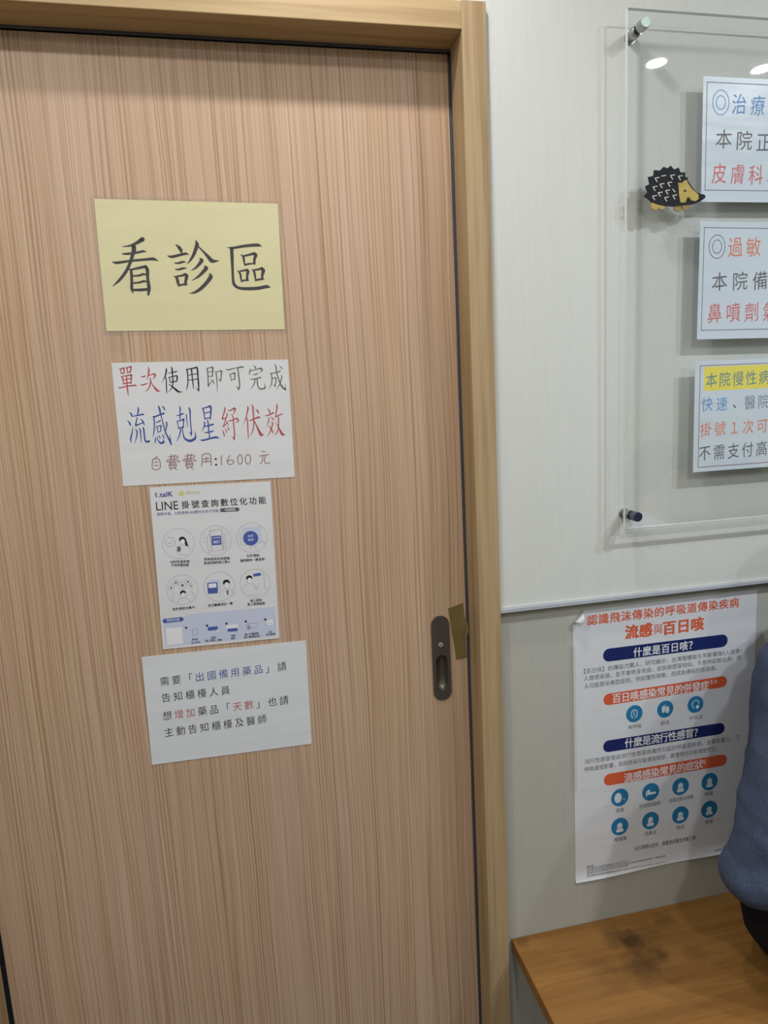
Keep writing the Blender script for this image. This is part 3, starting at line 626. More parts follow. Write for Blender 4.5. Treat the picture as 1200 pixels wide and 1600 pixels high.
class Sheet:
    """A sheet of paper on a vertical plane: local u right and v down, in millimetres."""
    def __init__(s, d, y, name, label, cat, group=None):
        s.o = d['o']; s.a = d['a']; s.w = d['w'] * 1000; s.h = d['h'] * 1000; s.y = y
        s.slant = 0.0
        s.ex = (math.cos(s.a), math.sin(s.a)); s.ey = (math.sin(s.a), -math.cos(s.a))
        c = s.pt(s.w / 2, s.h, 0)
        s.root = thing(name, label, cat, c, group)
    def pt(s, u, v, off):
        u /= 1000.0; v /= 1000.0
        return (s.o[0] + s.ex[0] * u + s.ey[0] * v, s.y - off / 1000.0, s.o[1] + s.ex[1] * u + s.ey[1] * v)
    def poly(s, mb, pts, off, mat):
        n = len(pts)
        area = sum(pts[i][0] * pts[(i + 1) % n][1] - pts[(i + 1) % n][0] * pts[i][1] for i in range(n))
        p = pts if area < 0 else pts[::-1]
        mb.add([s.pt(u, v, off) for u, v in p], [tuple(range(n))], mat)
    def plate(s, mb, pts, off0, off1, mat):
        n = len(pts)
        area = sum(pts[i][0] * pts[(i + 1) % n][1] - pts[(i + 1) % n][0] * pts[i][1] for i in range(n))
        p = pts if area < 0 else pts[::-1]
        vs = [s.pt(u, v, off1) for u, v in p] + [s.pt(u, v, off0) for u, v in p]
        mb.add(vs, [tuple(range(n)), tuple(reversed(range(n, 2 * n)))] + [(i, n + i, n + (i + 1) % n, (i + 1) % n) for i in range(n)], mat)
    def rect(s, u0, v0, u1, v1, r=0.0, n=5):
        if not r:
            return [(u0, v0), (u1, v0), (u1, v1), (u0, v1)]
        out = []
        for cx, cy, a0 in ((u1 - r, v0 + r, -90), (u1 - r, v1 - r, 0), (u0 + r, v1 - r, 90), (u0 + r, v0 + r, 180)):
            for i in range(n + 1):
                a = math.radians(a0 + 90 * i / n)
                out.append((cx + r * math.cos(a), cy + r * math.sin(a)))
        return out
    def disc(s, c, ru, rv=None, n=28):
        rv = ru if rv is None else rv
        return [(c[0] + ru * math.cos(2 * PI * i / n), c[1] + rv * math.sin(2 * PI * i / n)) for i in range(n)]
    def ring(s, mb, c, ru, rv, wd, off, mat, n=36):
        a = s.disc(c, ru + wd / 2, rv + wd / 2, n); b = s.disc(c, ru - wd / 2, rv - wd / 2, n)
        vs = [s.pt(u, v, off) for u, v in a] + [s.pt(u, v, off) for u, v in b]
        mb.add(vs, [(i, n + i, n + (i + 1) % n, (i + 1) % n) for i in range(n)], mat)
    def capsule(s, a, b, r, n=9):
        d = Vector((b[0] - a[0], b[1] - a[1])); t = math.atan2(d.y, d.x)
        out = [(b[0] + r * math.cos(t - PI / 2 + PI * i / n), b[1] + r * math.sin(t - PI / 2 + PI * i / n)) for i in range(n + 1)]
        out += [(a[0] + r * math.cos(t + PI / 2 + PI * i / n), a[1] + r * math.sin(t + PI / 2 + PI * i / n)) for i in range(n + 1)]
        return out
    def ribbon(s, mb, pts, off, mat, sub=5):
        """A brush stroke: pts are (u, v, width)."""
        P = smooth_path(pts, sub)
        n = len(P); vs = []
        for i, p in enumerate(P):
            d = (P[min(i + 1, n - 1)] - P[max(i - 1, 0)]); d.z = 0
            if d.length < 1e-9: d = Vector((1, 0, 0))
            d.normalize(); q = Vector((-d.y, d.x)) * (p.z / 2)
            vs += [s.pt(p.x - q.x, p.y - q.y, off), s.pt(p.x + q.x, p.y + q.y, off)]
        mb.add(vs, [(2 * i, 2 * i + 1, 2 * i + 3, 2 * i + 2) for i in range(n - 1)], mat)
        for e in (0, n - 1):
            if P[e].z > 0.25:
                s.poly(mb, s.disc((P[e].x, P[e].y), P[e].z / 2, n=10), off, mat)
    def stroke(s, mb, pts, wd, off, mat, sub=5):
        s.ribbon(mb, [(p[0], p[1], wd) for p in pts], off, mat, sub)
    def text(s, mb, item, off):
        k, txt, a, b, w, h, col, wt = item
        a = Vector(a); b = Vector(b); mat = 'ink_' + col
        if k == 'C':
            n = len(txt)
            d = (b - a) if n > 1 else Vector((1, 0))
            t = math.atan2(d.y, d.x)
            for i, chx in enumerate(txt):
                c = a + (b - a) * (i / max(1, n - 1))
                vs, fs = glyph(chx, wt)
                out = []
                for x, y, z in vs:
                    lu = (x - 0.5) * w; lv = -(y - 0.375) * h - lu * s.slant
                    out.append(s.pt(c.x + lu * math.cos(t) - lv * math.sin(t), c.y + lu * math.sin(t) + lv * math.cos(t), off + z))
                mb.add(out, fs, mat)
        else:
            vs, fs = glyph(txt, wt)
            xs = [v[0] for v in vs]; ys = [v[1] for v in vs]
            x0, x1, y0, y1 = min(xs), max(xs), min(ys), max(ys)
            d = b - a; t = math.atan2(d.y, d.x); L = d.length
            m = (a + b) / 2
            out = []
            for x, y, z in vs:
                lu = ((x - x0) / (x1 - x0) - 0.5) * L; lv = -((y - y0) / (y1 - y0) - 0.5) * h
                out.append(s.pt(m.x + lu * math.cos(t) - lv * math.sin(t), m.y + lu * math.sin(t) + lv * math.cos(t), off + z))
            mb.add(out, fs, mat)
    def letters(s, items, off=0.55, name='lettering'):
        """One part per printed line."""
        for it in items:
            mb = MB(); s.text(mb, it, off); mb.build(name, s.root)
    def strokes(s, st, off=0.55):
        for nm, col, data in st:
            mb = MB()
            for i, stx in enumerate(data.split(';')):
                pts = [[int(q) / 10.0 for q in p.split(',')] for p in stx.split()]
                s.ribbon(mb, pts, off + 0.002 * (i % 20), 'ink_' + col)
            mb.build('lettering', s.root)

def build_sheets():
    DY = 0.0695                       # the face of the door leaf
    # --- yellow laminated sign
    d = SHEETS['yellow']
    s = Sheet(d, DY, 'laminated_sign', 'pale yellow laminated sign with three large black characters, topmost on the door', 'sign')
    mb = MB(); s.plate(mb, s.rect(0, 0, s.w, s.h), 0.05, 0.35, 'paper_yellow'); mb.build('sheet', s.root)
    s.strokes(d['st'], 0.42)
    mb = MB(); s.plate(mb, s.rect(-6, -5, s.w + 5, s.h + 6, 4), 0.9, 1.05, 'laminate')
    mb.build('laminate_film', s.root)
    mb = MB()
    for a, b, wd in (((4, 128), (54, 205), 0.9), ((8, 150), (30, 208), 0.6), ((1, 118), (20, 152), 0.5)):
        s.stroke(mb, [a, ((a[0] + b[0]) / 2 - 2, (a[1] + b[1]) / 2 + 1), b], wd, 1.12, 'clear_tape')
    mb.build('crease', s.root)
    # --- flu medicine price notice
    d = SHEETS['price']
    s = Sheet(d, DY, 'paper_notice', 'white landscape notice with red, green and large blue characters and the price 1600', 'notice', 'loose paper notices on the door')
    mb = MB(); s.plate(mb, s.rect(0, 0, s.w, s.h), 0.05, 0.35, 'paper'); mb.build('sheet', s.root)
    s.strokes(d['st'], 0.42)
    # --- online booking leaflet
    d = SHEETS['line']; G = d['G']
    s = Sheet(d, DY - 0.0004, 'instruction_leaflet', 'portrait leaflet with six round line drawings and a pale lavender band at the bottom', 'leaflet', 'loose paper notices on the door')
    mb = MB(); s.plate(mb, s.rect(0, 0, s.w, s.h), 0.05, 0.35, 'paper'); mb.build('sheet', s.root)
    mb = MB()
    b = G['band']
    s.poly(mb, [(4.5, b[0][1]), (40, b[0][1] - 1), (44, b[0][1] - 8), (s.w - 4.5, b[0][1] - 8), (s.w - 4.5, s.h - 4.5), (4.5, s.h - 4.5)], 0.40, 'ink_band')
    mb.build('printed_band', s.root)
    mb = MB(); s.poly(mb, s.capsule(G['pill'][0], G['pill'][1], 4.2), 0.45, 'ink_iconblue'); mb.build('heading_pill', s.root)
    mb = MB(); s.poly(mb, s.capsule(G['pill2'][0], G['pill2'][1], 3.6), 0.45, 'ink_pill'); mb.build('heading_pill', s.root)
    mb = MB()
    q = G['qr']; s.poly(mb, [tuple(p) for p in q], 0.45, 'ink_white')
    mb.build('white_panel', s.root)
    mb = MB(); lg = G['logo'][0]; s.poly(mb, s.disc(lg, 4.6), 0.45, 'ink_lime'); s.stroke(mb, [(lg[0] - 2, lg[1] + 1), (lg[0] + 1, lg[1] - 2)], 1.2, 0.48, 'ink_white')
    mb.build('round_mark', s.root)
    R = 27.5
    def person(mb, c, k, hair, arms):
        x, y = c
        s.stroke(mb, [(x - 3.2 * k, y + 1 * k), (x - 2.4 * k, y + 5 * k), (x, y + 6.5 * k), (x + 2.4 * k, y + 5 * k), (x + 3.2 * k, y + 1 * k)], 0.5, 0.52, 'ink_iconline')
        s.poly(mb, s.disc((x, y - 1.0 * k), 4.2 * k, 3.8 * k), 0.47, 'ink_ink')
        s.poly(mb, s.disc((x + 0.4 * k, y + 2.4 * k), 3.2 * k, 3.8 * k), 0.50, 'ink_white')
        if hair:
            s.poly(mb, [(x + 1 * k, y - 4 * k), (x + 4.5 * k, y - 2 * k), (x + 7 * k, y + 8 * k), (x + 5 * k, y + 9 * k), (x + 3.2 * k, y + 6 * k), (x + 3.0 * k, y)], 0.51, 'ink_ink')
        s.stroke(mb, [(x - 2 * k, y + 7 * k), (x - 7 * k, y + 9.5 * k), (x - 9 * k, y + 15 * k)], 0.5, 0.52, 'ink_iconline')
        s.stroke(mb, [(x + 2 * k, y + 7 * k), (x + 7 * k, y + 9.5 * k), (x + 9 * k, y + 15 * k)], 0.5, 0.52, 'ink_iconline')
        for a in arms:
            s.stroke(mb, a, 0.5, 0.52, 'ink_iconline')
    for i, c in enumerate(G['circ']):
        mb = MB(); x, y = c
        s.ring(mb, c, R, R, 0.5, 0.45, 'ink_iconline')
        if i == 0:
            s.ring(mb, (x - 14, y - 4), 8.5, 8.5, 0.6, 0.47, 'ink_iconline'); s.stroke(mb, [(x - 18, y - 4), (x - 15, y - 1), (x - 10, y - 7)], 0.7, 0.47, 'ink_iconline')
            person(mb, (x + 7, y - 6), 1.35, True, [[(x - 4, y + 12), (x + 2, y + 20), (x + 14, y + 21)]])
            s.poly(mb, s.rect(x - 3, y + 5, x + 3, y + 14, 1), 0.5, 'ink_grey2')
        elif i == 1:
            s.stroke(mb, [(x - 9, y - 19), (x + 12, y - 20), (x + 12, y + 18), (x - 8, y + 20), (x - 9, y - 19)], 1.0, 0.50, 'ink_iconline', 1)
            s.poly(mb, s.rect(x - 7, y - 9, x + 10, y + 8), 0.49, 'ink_iconblue')
            s.text(mb, ('S', '001', (x - 4, y + 2.5), (x + 7, y + 2.0), 0, 5.5, 'white', .02), 0.53)
            s.text(mb, ('S', '目前號碼', (x - 5, y - 5), (x + 8, y - 5.5), 0, 3, 'white', 0), 0.53)
            s.stroke(mb, [(x - 12, y + 24), (x - 15, y + 8), (x - 14, y - 8), (x - 11, y - 11)], 0.6, 0.51, 'ink_iconline')
            for k in range(4):
                s.stroke(mb, [(x + 12, y - 10 + 8 * k), (x + 18, y - 11 + 8 * k), (x + 17, y - 7 + 8 * k), (x + 12, y - 6 + 8 * k)], 0.6, 0.51, 'ink_iconline')
            for k in range(3):
                s.stroke(mb, [(x - 22, y - 14 + 7 * k), (x - 17, y - 12 + 6 * k)], 0.5, 0.51, 'ink_iconline')
        elif i == 2:
            s.poly(mb, s.rect(x - 17, y - 20, x + 18, y + 9, 2), 0.46, 'ink_iconpale')
            s.poly(mb, s.disc((x - 2, y + 1), 13.5), 0.49, 'ink_iconblue')
            s.text(mb, ('S', '約診', (x - 7, y - 3), (x + 3, y - 3.5), 0, 4.6, 'white', .01), 0.53)
            s.text(mb, ('S', '查詢', (x - 7, y + 4), (x + 3, y + 3.5), 0, 4.6, 'white', .01), 0.53)
            s.stroke(mb, [(x - 21, y - 12), (x - 20, y + 12), (x - 6, y + 13)], 0.6, 0.5, 'ink_iconline', 1)
            s.stroke(mb, [(x + 4, y + 14), (x + 18, y + 9), (x + 24, y + 14)], 0.6, 0.52, 'ink_iconline')
            s.stroke(mb, [(x - 4, y + 22), (x - 2, y + 16), (x + 6, y + 18), (x + 6, y + 24)], 0.6, 0.52, 'ink_iconline')
        elif i == 3:
            for (dx, dy, r) in ((-19, -5, 5), (-10, -14, 5), (1, -8, 6.5), (11, -14, 5), (16, -6, 4)):
                s.ring(mb, (x + dx, y + dy), r, r, 0.5, 0.47, 'ink_iconline'); s.poly(mb, s.disc((x + dx, y + dy), r * 0.35), 0.48, 'ink_grey')
            person(mb, (x + 1, y + 7), 1.2, False, [[(x - 18, y + 20), (x - 17, y + 8), (x - 15, y + 4)], [(x + 20, y + 18), (x + 17, y + 6), (x + 16, y + 2)]])
        elif i == 4:
            s.poly(mb, s.rect(x - 16, y - 14, x + 3, y + 6, 2), 0.46, 'ink_iconpale'); s.poly(mb, s.rect(x - 21, y - 9, x - 3, y + 12, 2), 0.48, 'ink_iconblue')
            s.poly(mb, s.rect(x - 19, y - 7, x - 5, y + 1, 1), 0.5, 'ink_white')
            person(mb, (x + 13, y - 5), 1.5, False, []); s.poly(mb, [(x + 12, y + 8), (x + 16, y + 8), (x + 15, y + 17), (x + 13, y + 17)], 0.54, 'ink_grey2')
        else:
            person(mb, (x - 10, y - 10), 1.35, False, [[(x - 4, y + 6), (x + 2, y + 10), (x + 8, y)], [(x - 14, y + 20), (x, y + 22), (x + 10, y + 20)]])
            s.poly(mb, s.capsule((x, y - 16), (x + 9, y - 17), 2.8), 0.5, 'ink_iconblue')
            s.stroke(mb, [(x + 16, y - 20), (x + 18, y + 12), (x + 22, y + 12)], 0.7, 0.5, 'ink_iconline', 1)
        mb.build('line_drawing', s.root)
    for i, (c, e) in enumerate(zip(G['steps'], G['ic'])):
        mb = MB(); s.poly(mb, s.disc(c, 2.2), 0.5, 'ink_plum')
        x, y = e
        if i == 0: s.stroke(mb, [(x - 4, y - 6), (x + 4, y - 7), (x + 5, y + 5), (x - 3, y + 6), (x - 4, y - 6)], 0.6, 0.5, 'ink_grey', 1)
        elif i == 1: s.poly(mb, s.rect(x - 9, y - 4, x + 9, y + 3, 1), 0.5, 'ink_iconblue'); s.poly(mb, s.disc((x + 8, y + 4), 2.2), 0.52, 'ink_white')
        elif i == 2: s.poly(mb, s.rect(x - 11, y - 6, x + 10, y + 1, 1), 0.5, 'ink_white'); s.poly(mb, s.rect(x - 9, y + 1, x + 9, y + 7, 1), 0.52, 'ink_iconblue')
        elif i == 3:
            s.stroke(mb, [(x - 9, y - 5), (x + 10, y - 6), (x + 10, y + 3), (x - 9, y + 4), (x - 9, y - 5)], 0.6, 0.5, 'ink_grey2', 1); s.poly(mb, s.rect(x - 8, y - 2, x - 3, y + 6, 1), 0.52, 'ink_iconline')
        else: s.poly(mb, s.rect(x - 5, y - 7, x + 6, y + 3, 2), 0.5, 'ink_white'); s.stroke(mb, [(x - 2, y - 1), (x, y), (x + 3, y - 1)], 0.6, 0.52, 'ink_iconblue')
        mb.build('step_icon', s.root)
    s.letters(d['tx'], 0.58)
    # --- pale grey travel medicine notice
    d = SHEETS['grey']
    s = Sheet(d, DY - 0.0002, 'paper_notice', 'tilted white notice with four rows of small characters, lowest on the door', 'notice', 'loose paper notices on the door')
    mb = MB(); s.plate(mb, s.rect(0, 0, s.w, s.h, 1.5), 0.05, 0.5, 'paper_gloss'); mb.build('sheet', s.root)
    s.slant = 0.07
    s.letters(d['tx'], 0.6)
    # --- three notices stuck behind the acrylic board
    PY = -0.0150
    for key, lab in (('skin', 'white framed notice behind the acrylic, highest, beside the hedgehog sticker'),
                     ('allergy', 'white framed notice behind the acrylic, middle one, with orange characters after a double ring'),
                     ('chronic', 'white framed notice behind the acrylic, lowest, with a yellow highlighted first row')):
        d = SHEETS[key]
        s = Sheet(d, PY, 'framed_notice', lab, 'notice', 'notices behind the acrylic board')
        mb = MB(); s.plate(mb, s.rect(0, 0, s.w, s.h, 1), -0.3, 0.1, 'paper_blue'); mb.build('sheet', s.root)
        (fu, fv), (gu, gv) = d['F']
        mb = MB(); col = 'ink_framered' if key == 'chronic' else 'ink_line'
        cu = (fu + gu) / 2
        for a, b in (((cu, fv), (cu, gv)), ((cu, fv), (s.w - cu, fv)), ((cu, gv), (s.w - cu, gv)), ((s.w - cu, fv), (s.w - cu, gv))):
            s.stroke(mb, [a, b], 1.4, 0.15, col)
        mb.build('printed_frame', s.root)
        if 'HL' in d:
            (hu, hv), (ku, kv) = d['HL']
            mb = MB(); s.poly(mb, s.rect(hu, hv, s.w - 14, kv), 0.14, 'ink_highlight'); mb.build('highlight', s.root)
        for w, h, u, v in d.get('R', ()):
            mb = MB(); s.ring(mb, (u, v), w / 2, h / 2, 1.5, 0.18, 'ink_sky' if key == 'skin' else 'ink_line'); mb.build('double_ring', s.root)
        s.slant = 0.08
        s.letters(d['tx'], 0.20)
    # --- flu poster on the lower wall
    d = SHEETS['poster']; G = d['G']
    s = Sheet(d, 0.0236, 'wall_poster', 'large white disease poster with navy and orange bars under the ledge, corner curling', 'poster')
    mb = MB()
    # sheet with its upper left corner missing: that corner curls forward
    nu, nv = 14, 20; cut = 20.0
    def lift(u, v):
        b = max(0.0, (v - 564) / 30.0)
        return 0.35 + (b * b * (3.0 + 2.0 * math.sin(u / 45.0)) if v > 590 else 0.0)
    rows_v = [s.h * j / nv for j in range(nv)] + [588.5, s.h]
    nv += 1
    pts = [(u, v) for v in rows_v for u in [s.w * i / nu for i in range(nu + 1)]]
    vs = []
    for u, v in pts:
        if u + v < cut:
            u, v = (cut, 0.0) if (u, v) == (0.0, 0.0) else (u, v)
        vs.append(s.pt(u, v, lift(u, v)))
    fs = []
    for j in range(nv):
        for i in range(nu):
            a = j * (nu + 1) + i
            fs.append((a, a + nu + 1, a + nu + 2, a + 1))
    vs2 = [s.pt(0, cut * 1.3, 0.35), s.pt(cut, 0, 0.35)]
    fs[0] = (1, nu + 1, nu + 2)
    mb.add(vs, fs, 'paper_gloss', True)
    a = Vector(s.pt(0, rows_v[1], 0.35)); b = Vector(s.pt(s.w / nu, 0, 0.35))
    # rolled corner
    out = []
    axis = (b - a).normalized(); nrm = Vector((0, -1, 0)); inn = axis.cross(nrm).normalized()
    mid = Vector(s.pt(0, 0, 0.35)) - (a + b) / 2
    if inn.dot(mid) < 0: inn = -inn
    L = 0.026; Rr = 0.0075; n = 8
    rows = []
    for k in range(n + 1):
        ang = (L / Rr) * k / n
        p = inn * (Rr * math.sin(ang)) + nrm * (Rr * (1 - math.cos(ang)))
        w = 1.0 - 0.85 * k / n
        c = (a + b) / 2
        rows += [c + (a - c) * w + p, c + (b - c) * w + p]
    mb.add(rows, [(2 * k, 2 * k + 1, 2 * k + 3, 2 * k + 2) for k in range(n)], 'paper_gloss', True)
    mb.build('sheet', s.root)
    for col, p, q, r in d['pills']:
        mb = MB(); s.poly(mb, s.capsule(p, q, r / 2), 0.45, 'ink_' + col); mb.build('heading_bar', s.root)
    for i, c in enumerate(G['c3']):
        mb = MB(); r = G['r']; s.poly(mb, s.disc(c, r), 0.45, 'ink_cyan')
        if i == 0:
            for k in (-1, 1): s.stroke(mb, [(c[0] + k * 1, c[1] - 9), (c[0] + k * 6, c[1] - 5), (c[0] + k * 6, c[1] + 6), (c[0] + k * 2, c[1] + 9)], 1.6, 0.5, 'ink_pale')
            s.stroke(mb, [(c[0], c[1] - 8), (c[0] - 1, c[1]), (c[0] + 2, c[1] + 6)], 1.4, 0.5, 'ink_pale')
        elif i == 1:
            s.poly(mb, s.disc((c[0] - 4, c[1]), 4, 8), 0.5, 'ink_pale'); s.poly(mb, s.disc((c[0] + 5, c[1] + 2), 4.5, 8), 0.5, 'ink_pale'); s.stroke(mb, [(c[0], c[1] - 10), (c[0], c[1])], 1.4, 0.5, 'ink_pale')
        else:
            s.stroke(mb, [(c[0] - 4, c[1] + 8), (c[0] - 8, c[1] - 2), (c[0] - 2, c[1] - 9), (c[0] + 6, c[1] - 7), (c[0] + 8, c[1])], 1.8, 0.5, 'ink_pale'); s.poly(mb, s.disc((c[0] + 5, c[1] + 6), 4), 0.5, 'ink_pale')
        mb.build('round_icon', s.root)
    for i, c in enumerate(G['c8']):
        mb = MB(); r = G['r8']; x, y = c; s.poly(mb, s.disc(c, r), 0.45, 'ink_cyan')
        W = 'ink_pale'
        if i == 0:
            s.poly(mb, s.disc((x - 4, y + 0.5), 8.5, 11.5), 0.48, W); s.stroke(mb, [(x + 9, y + 4), (x + 11, y + 8)], 2, 0.48, W)
        elif i == 1:
            s.poly(mb, s.disc((x - 5, y - 2), 3.6), 0.48, W); s.poly(mb, s.rect(x - 9, y + 1, x + 12, y + 6, 1), 0.48, W); s.poly(mb, s.rect(x - 11, y - 3, x - 9, y + 10), 0.48, W)
        else:
            s.poly(mb, s.disc((x, y - 1), 6.2, 7.5), 0.48, W)
            s.poly(mb, [(x - 7, y + 13), (x - 9, y + 9), (x - 5, y + 4), (x + 5, y + 4), (x + 9, y + 9), (x + 7, y + 13)], 0.49, W)
            if i in (2, 4, 6): s.poly(mb, s.rect(x - 4, y, x + 4, y + 5, 1), 0.51, 'ink_iconpale')
            if i == 5: s.poly(mb, s.disc((x + 3, y + 3), 1.5), 0.51, 'ink_cyan')
            if i in (6, 7): s.stroke(mb, [(x - 5, y - 6), (x, y - 8), (x + 5, y - 6)], 2.2, 0.51, 'ink_cyan')
        mb.build('round_icon', s.root)
    s.letters(d['tx'], 0.55)
    return s
# ------------------------------------------------------------------ the room
X0, X1, YB = -1.6, 3.2, -3.3
WU, WL = 0.012, 0.024           # faces of the upper and the lower wall
LEDGE = 1.53 - 0.340 * 1.148
OX0, OX1, OZ = -0.560, 0.425, 2.180    # wall opening of the door
mb = MB()
# lower wall, upper wall lining, and the masonry behind
mb.box(OX1, X1, WL, 0.20, 0.0, LEDGE, 'wall_low').box(X0, OX0, WL, 0.20, 0.0, LEDGE, 'wall_low')
mb.box(OX1, X1, WU, 0.20, LEDGE, CEIL, 'wallpaper').box(X0, OX0, WU, 0.20, LEDGE, CEIL, 'wallpaper')
mb.box(OX0, OX1, WU, 0.20, OZ, CEIL, 'wallpaper')
struct(mb.build('wall_front'), 'white wall with the door, grey below the ledge')
mb = MB()
mb.box(0.436, X1, 0.0055, WL, LEDGE, LEDGE + 0.0078, 'strip')
mb.box(0.436, X1, 0.0095, WU, LEDGE + 0.0078, LEDGE + 0.0105, 'cream')
struct(mb.build('trim_1', bevel=0.0008), 'thin pale ledge strip along the wall')
struct(MB().box(X0 - 0.1, X1 + 0.1, YB - 0.1, 0.2, -0.1, 0.0, 'floor_tile').build('floor'))
mb = MB()
mb.box(X0 - 0.1, X1 + 0.1, YB - 0.1, 0.2, CEIL, CEIL + 0.1, 'ceiling_paint')
struct(mb.build('ceiling'))
for nm, b in (('wall_left', (X0 - 0.1, X0, YB, 0.2)), ('wall_right', (X1, X1 + 0.1, YB, 0.2)), ('wall_back', (X0, X1, YB - 0.1, YB))):
    mb = MB(); mb.box(*b, 0.0, 0.95, 'wall_dark_base'); mb.box(*b, 0.95, 1.5, 'wall_olive'); mb.box(*b, 1.5, CEIL, 'wallpaper'); struct(mb.build(nm))

# ------------------------------------------------------------------ door frame and door
FX0, FX1 = -0.532, 0.392          # clear width between the jambs
HT = 2.148                        # underside of the head
fr = thing('trim_2', 'light oak door frame standing proud of the wall', 'door frame', (0, 0.03, 0), kind='structure')
MB().box(FX1, FX1 + 0.043, 0.0, 0.064, 0.0, HT + 0.044, 'oak_upright').build('jamb', fr, bevel=0.0012)
MB().box(FX0 - 0.043, FX0, 0.0, 0.064, 0.0, HT + 0.044, 'oak_upright').build('jamb', fr, bevel=0.0012)
MB().box(FX0, FX1, 0.0004, 0.064, HT, HT + 0.043, 'oak_level').build('head', fr, bevel=0.0012)
mb = MB()  # added strips and backing, coloured to stand for the dark door gaps
mb.box(FX0 - 0.02, FX1 + 0.02, 0.0645, 0.067, HT - 0.0035, HT + 0.02, 'gap_dark')
mb.box(0.3886, FX1 + 0.020, 0.0716, 0.104, 0.0, HT - 0.002, 'gap_dark')
mb.box(FX0 - 0.03, FX1 + 0.02, 0.125, 0.135, 0.0, HT + 0.03, 'gap_dark')
mb.build('gap_strip', fr)

dr = thing('door_1', 'closed wood grain sliding door carrying five paper signs', 'door', (-0.07, 0.09, 0.0), kind='structure')
DX0, DX1, DZ, DF, DB = -0.526, 0.388, 2.1436, 0.070, 0.106
hx0, hx1, hz0, hz1 = 0.3225, 0.3462, 0.9735, 1.0470
mb = MB()
mb.box(DX0, hx0, DF, DB, 0.008, DZ, 'door').box(hx1, DX1, DF, DB, 0.008, DZ, 'door')
mb.box(hx0, hx1, DF, DB, 0.008, hz0, 'door').box(hx0, hx1, DF, DB, hz1, DZ, 'door')
mb.box(hx0, hx1, DF + 0.02, DB, hz0, hz1, 'door')
mb.build('leaf', dr)
# flush pull: long rounded plate with a finger cup and a lock cylinder
def stadium(cx, z0, z1, r, n=12, lean=0.0):
    out = []
    for i in range(n + 1):
        a = PI * i / n
        out.append((cx + lean + r * math.cos(a), z1 - r + r * math.sin(a)))
    for i in range(n + 1):
        a = PI + PI * i / n
        out.append((cx + r * math.cos(a), z0 + r + r * math.sin(a)))
    return out
CX = 0.3343
outer = stadium(CX, 0.952, 1.128, 0.0185)
inner = stadium(CX, 0.9735, 1.047, 0.0118)
n = len(outer)
mb = MB()
yf = DF - 0.0022
vs = [(x, yf, z) for x, z in outer] + [(x, yf, z) for x, z in inner] + [(x, DF, z) for x, z in outer]
mb.add(vs, [(i, (i + 1) % n, n + (i + 1) % n, n + i) for i in range(n)], 'bronze')
mb.add(vs, [(i, 2 * n + i, 2 * n + (i + 1) % n, (i + 1) % n) for i in range(n)], 'bronze')
pull = mb.build('flush_pull', dr, merge=True)
pull['label'] = 'dark bronze oval pull plate'
mb = MB()
deep = [(CX + (x - CX) * 0.86, z) for x, z in stadium(CX, 0.976, 1.0445, 0.0100)]
vs = [(x, yf, z) for x, z in inner] + [(x, yf + 0.004, z) for x, z in inner] + [(x, DF + 0.010, z) for x, z in deep]
mb.add(vs, [(i, (i + 1) % n, n + (i + 1) % n, n + i) for i in range(n)] + [(n + i, n + (i + 1) % n, 2 * n + (i + 1) % n, 2 * n + i) for i in range(n)] + [tuple(range(2 * n, 3 * n))], 'bronze_cup', True)
mb.build('finger_cup', pull, merge=True)
mb = MB()
mb.cyl((CX - 0.0005, yf, 1.0690), (CX - 0.0005, yf - 0.0022, 1.0690), 0.0047, 0.0042, 'chrome')
mb.box(CX - 0.0011, CX + 0.0001, yf - 0.0026, yf - 0.0020, 1.0662, 1.0718, 'black')
mb.build('lock_cylinder', pull)
# brown packing tape folded over the edge of the door
tp = thing('packing_tape', 'olive brown packing tape on the door edge beside the pull plate', 'tape', (0.37, DF, 1.03))
mb = MB()
rows = 14; cols = 8
L0, L1 = Vector((0.3518, 1.1408)), Vector((0.3652, 1.0320)); R0, R1 = Vector((0.3835, 1.1490)), Vector((0.3872, 1.0345))
vs = []
for j in range(rows + 1):
    t = j / rows
    a = L0.lerp(L1, t); b = R0.lerp(R1, t)
    for i in range(cols + 1):
        q = i / cols
        p = a.lerp(b, q)
        w = math.exp(-((t - 0.42) / 0.16) ** 2) * max(0, q - 0.55) / 0.45
        vs.append((p.x + 0.0035 * w, DF - 0.0004 - 0.004 * w - 0.0009 * max(0, q - 0.6) * math.sin(9 * t), p.y))
mb.add(vs, [(j * (cols + 1) + i, j * (cols + 1) + i + 1, (j + 1) * (cols + 1) + i + 1, (j + 1) * (cols + 1) + i) for j in range(rows) for i in range(cols)], 'tape_brown', True)
mb.build('tape_strip', tp)
mb = MB()
vs = []
for k in range(9):
    t = k / 8
    x = 0.3850 + 0.0042 * math.sin(PI * t * 0.9) ; z = 1.116 - 0.037 * t - 0.0
    vs += [(x - 0.006 * t * t - 0.001, DF - 0.0050 - 0.002 * math.sin(PI * t), z), (x + 0.0022 - 0.004 * t * t, DF - 0.0066 - 0.002 * math.sin(PI * t), z - 0.002)]
mb.add(vs, [(2 * k, 2 * k + 1, 2 * k + 3, 2 * k + 2) for k in range(8)], 'tape_brown', True)
mb.build('loose_fold', tp)
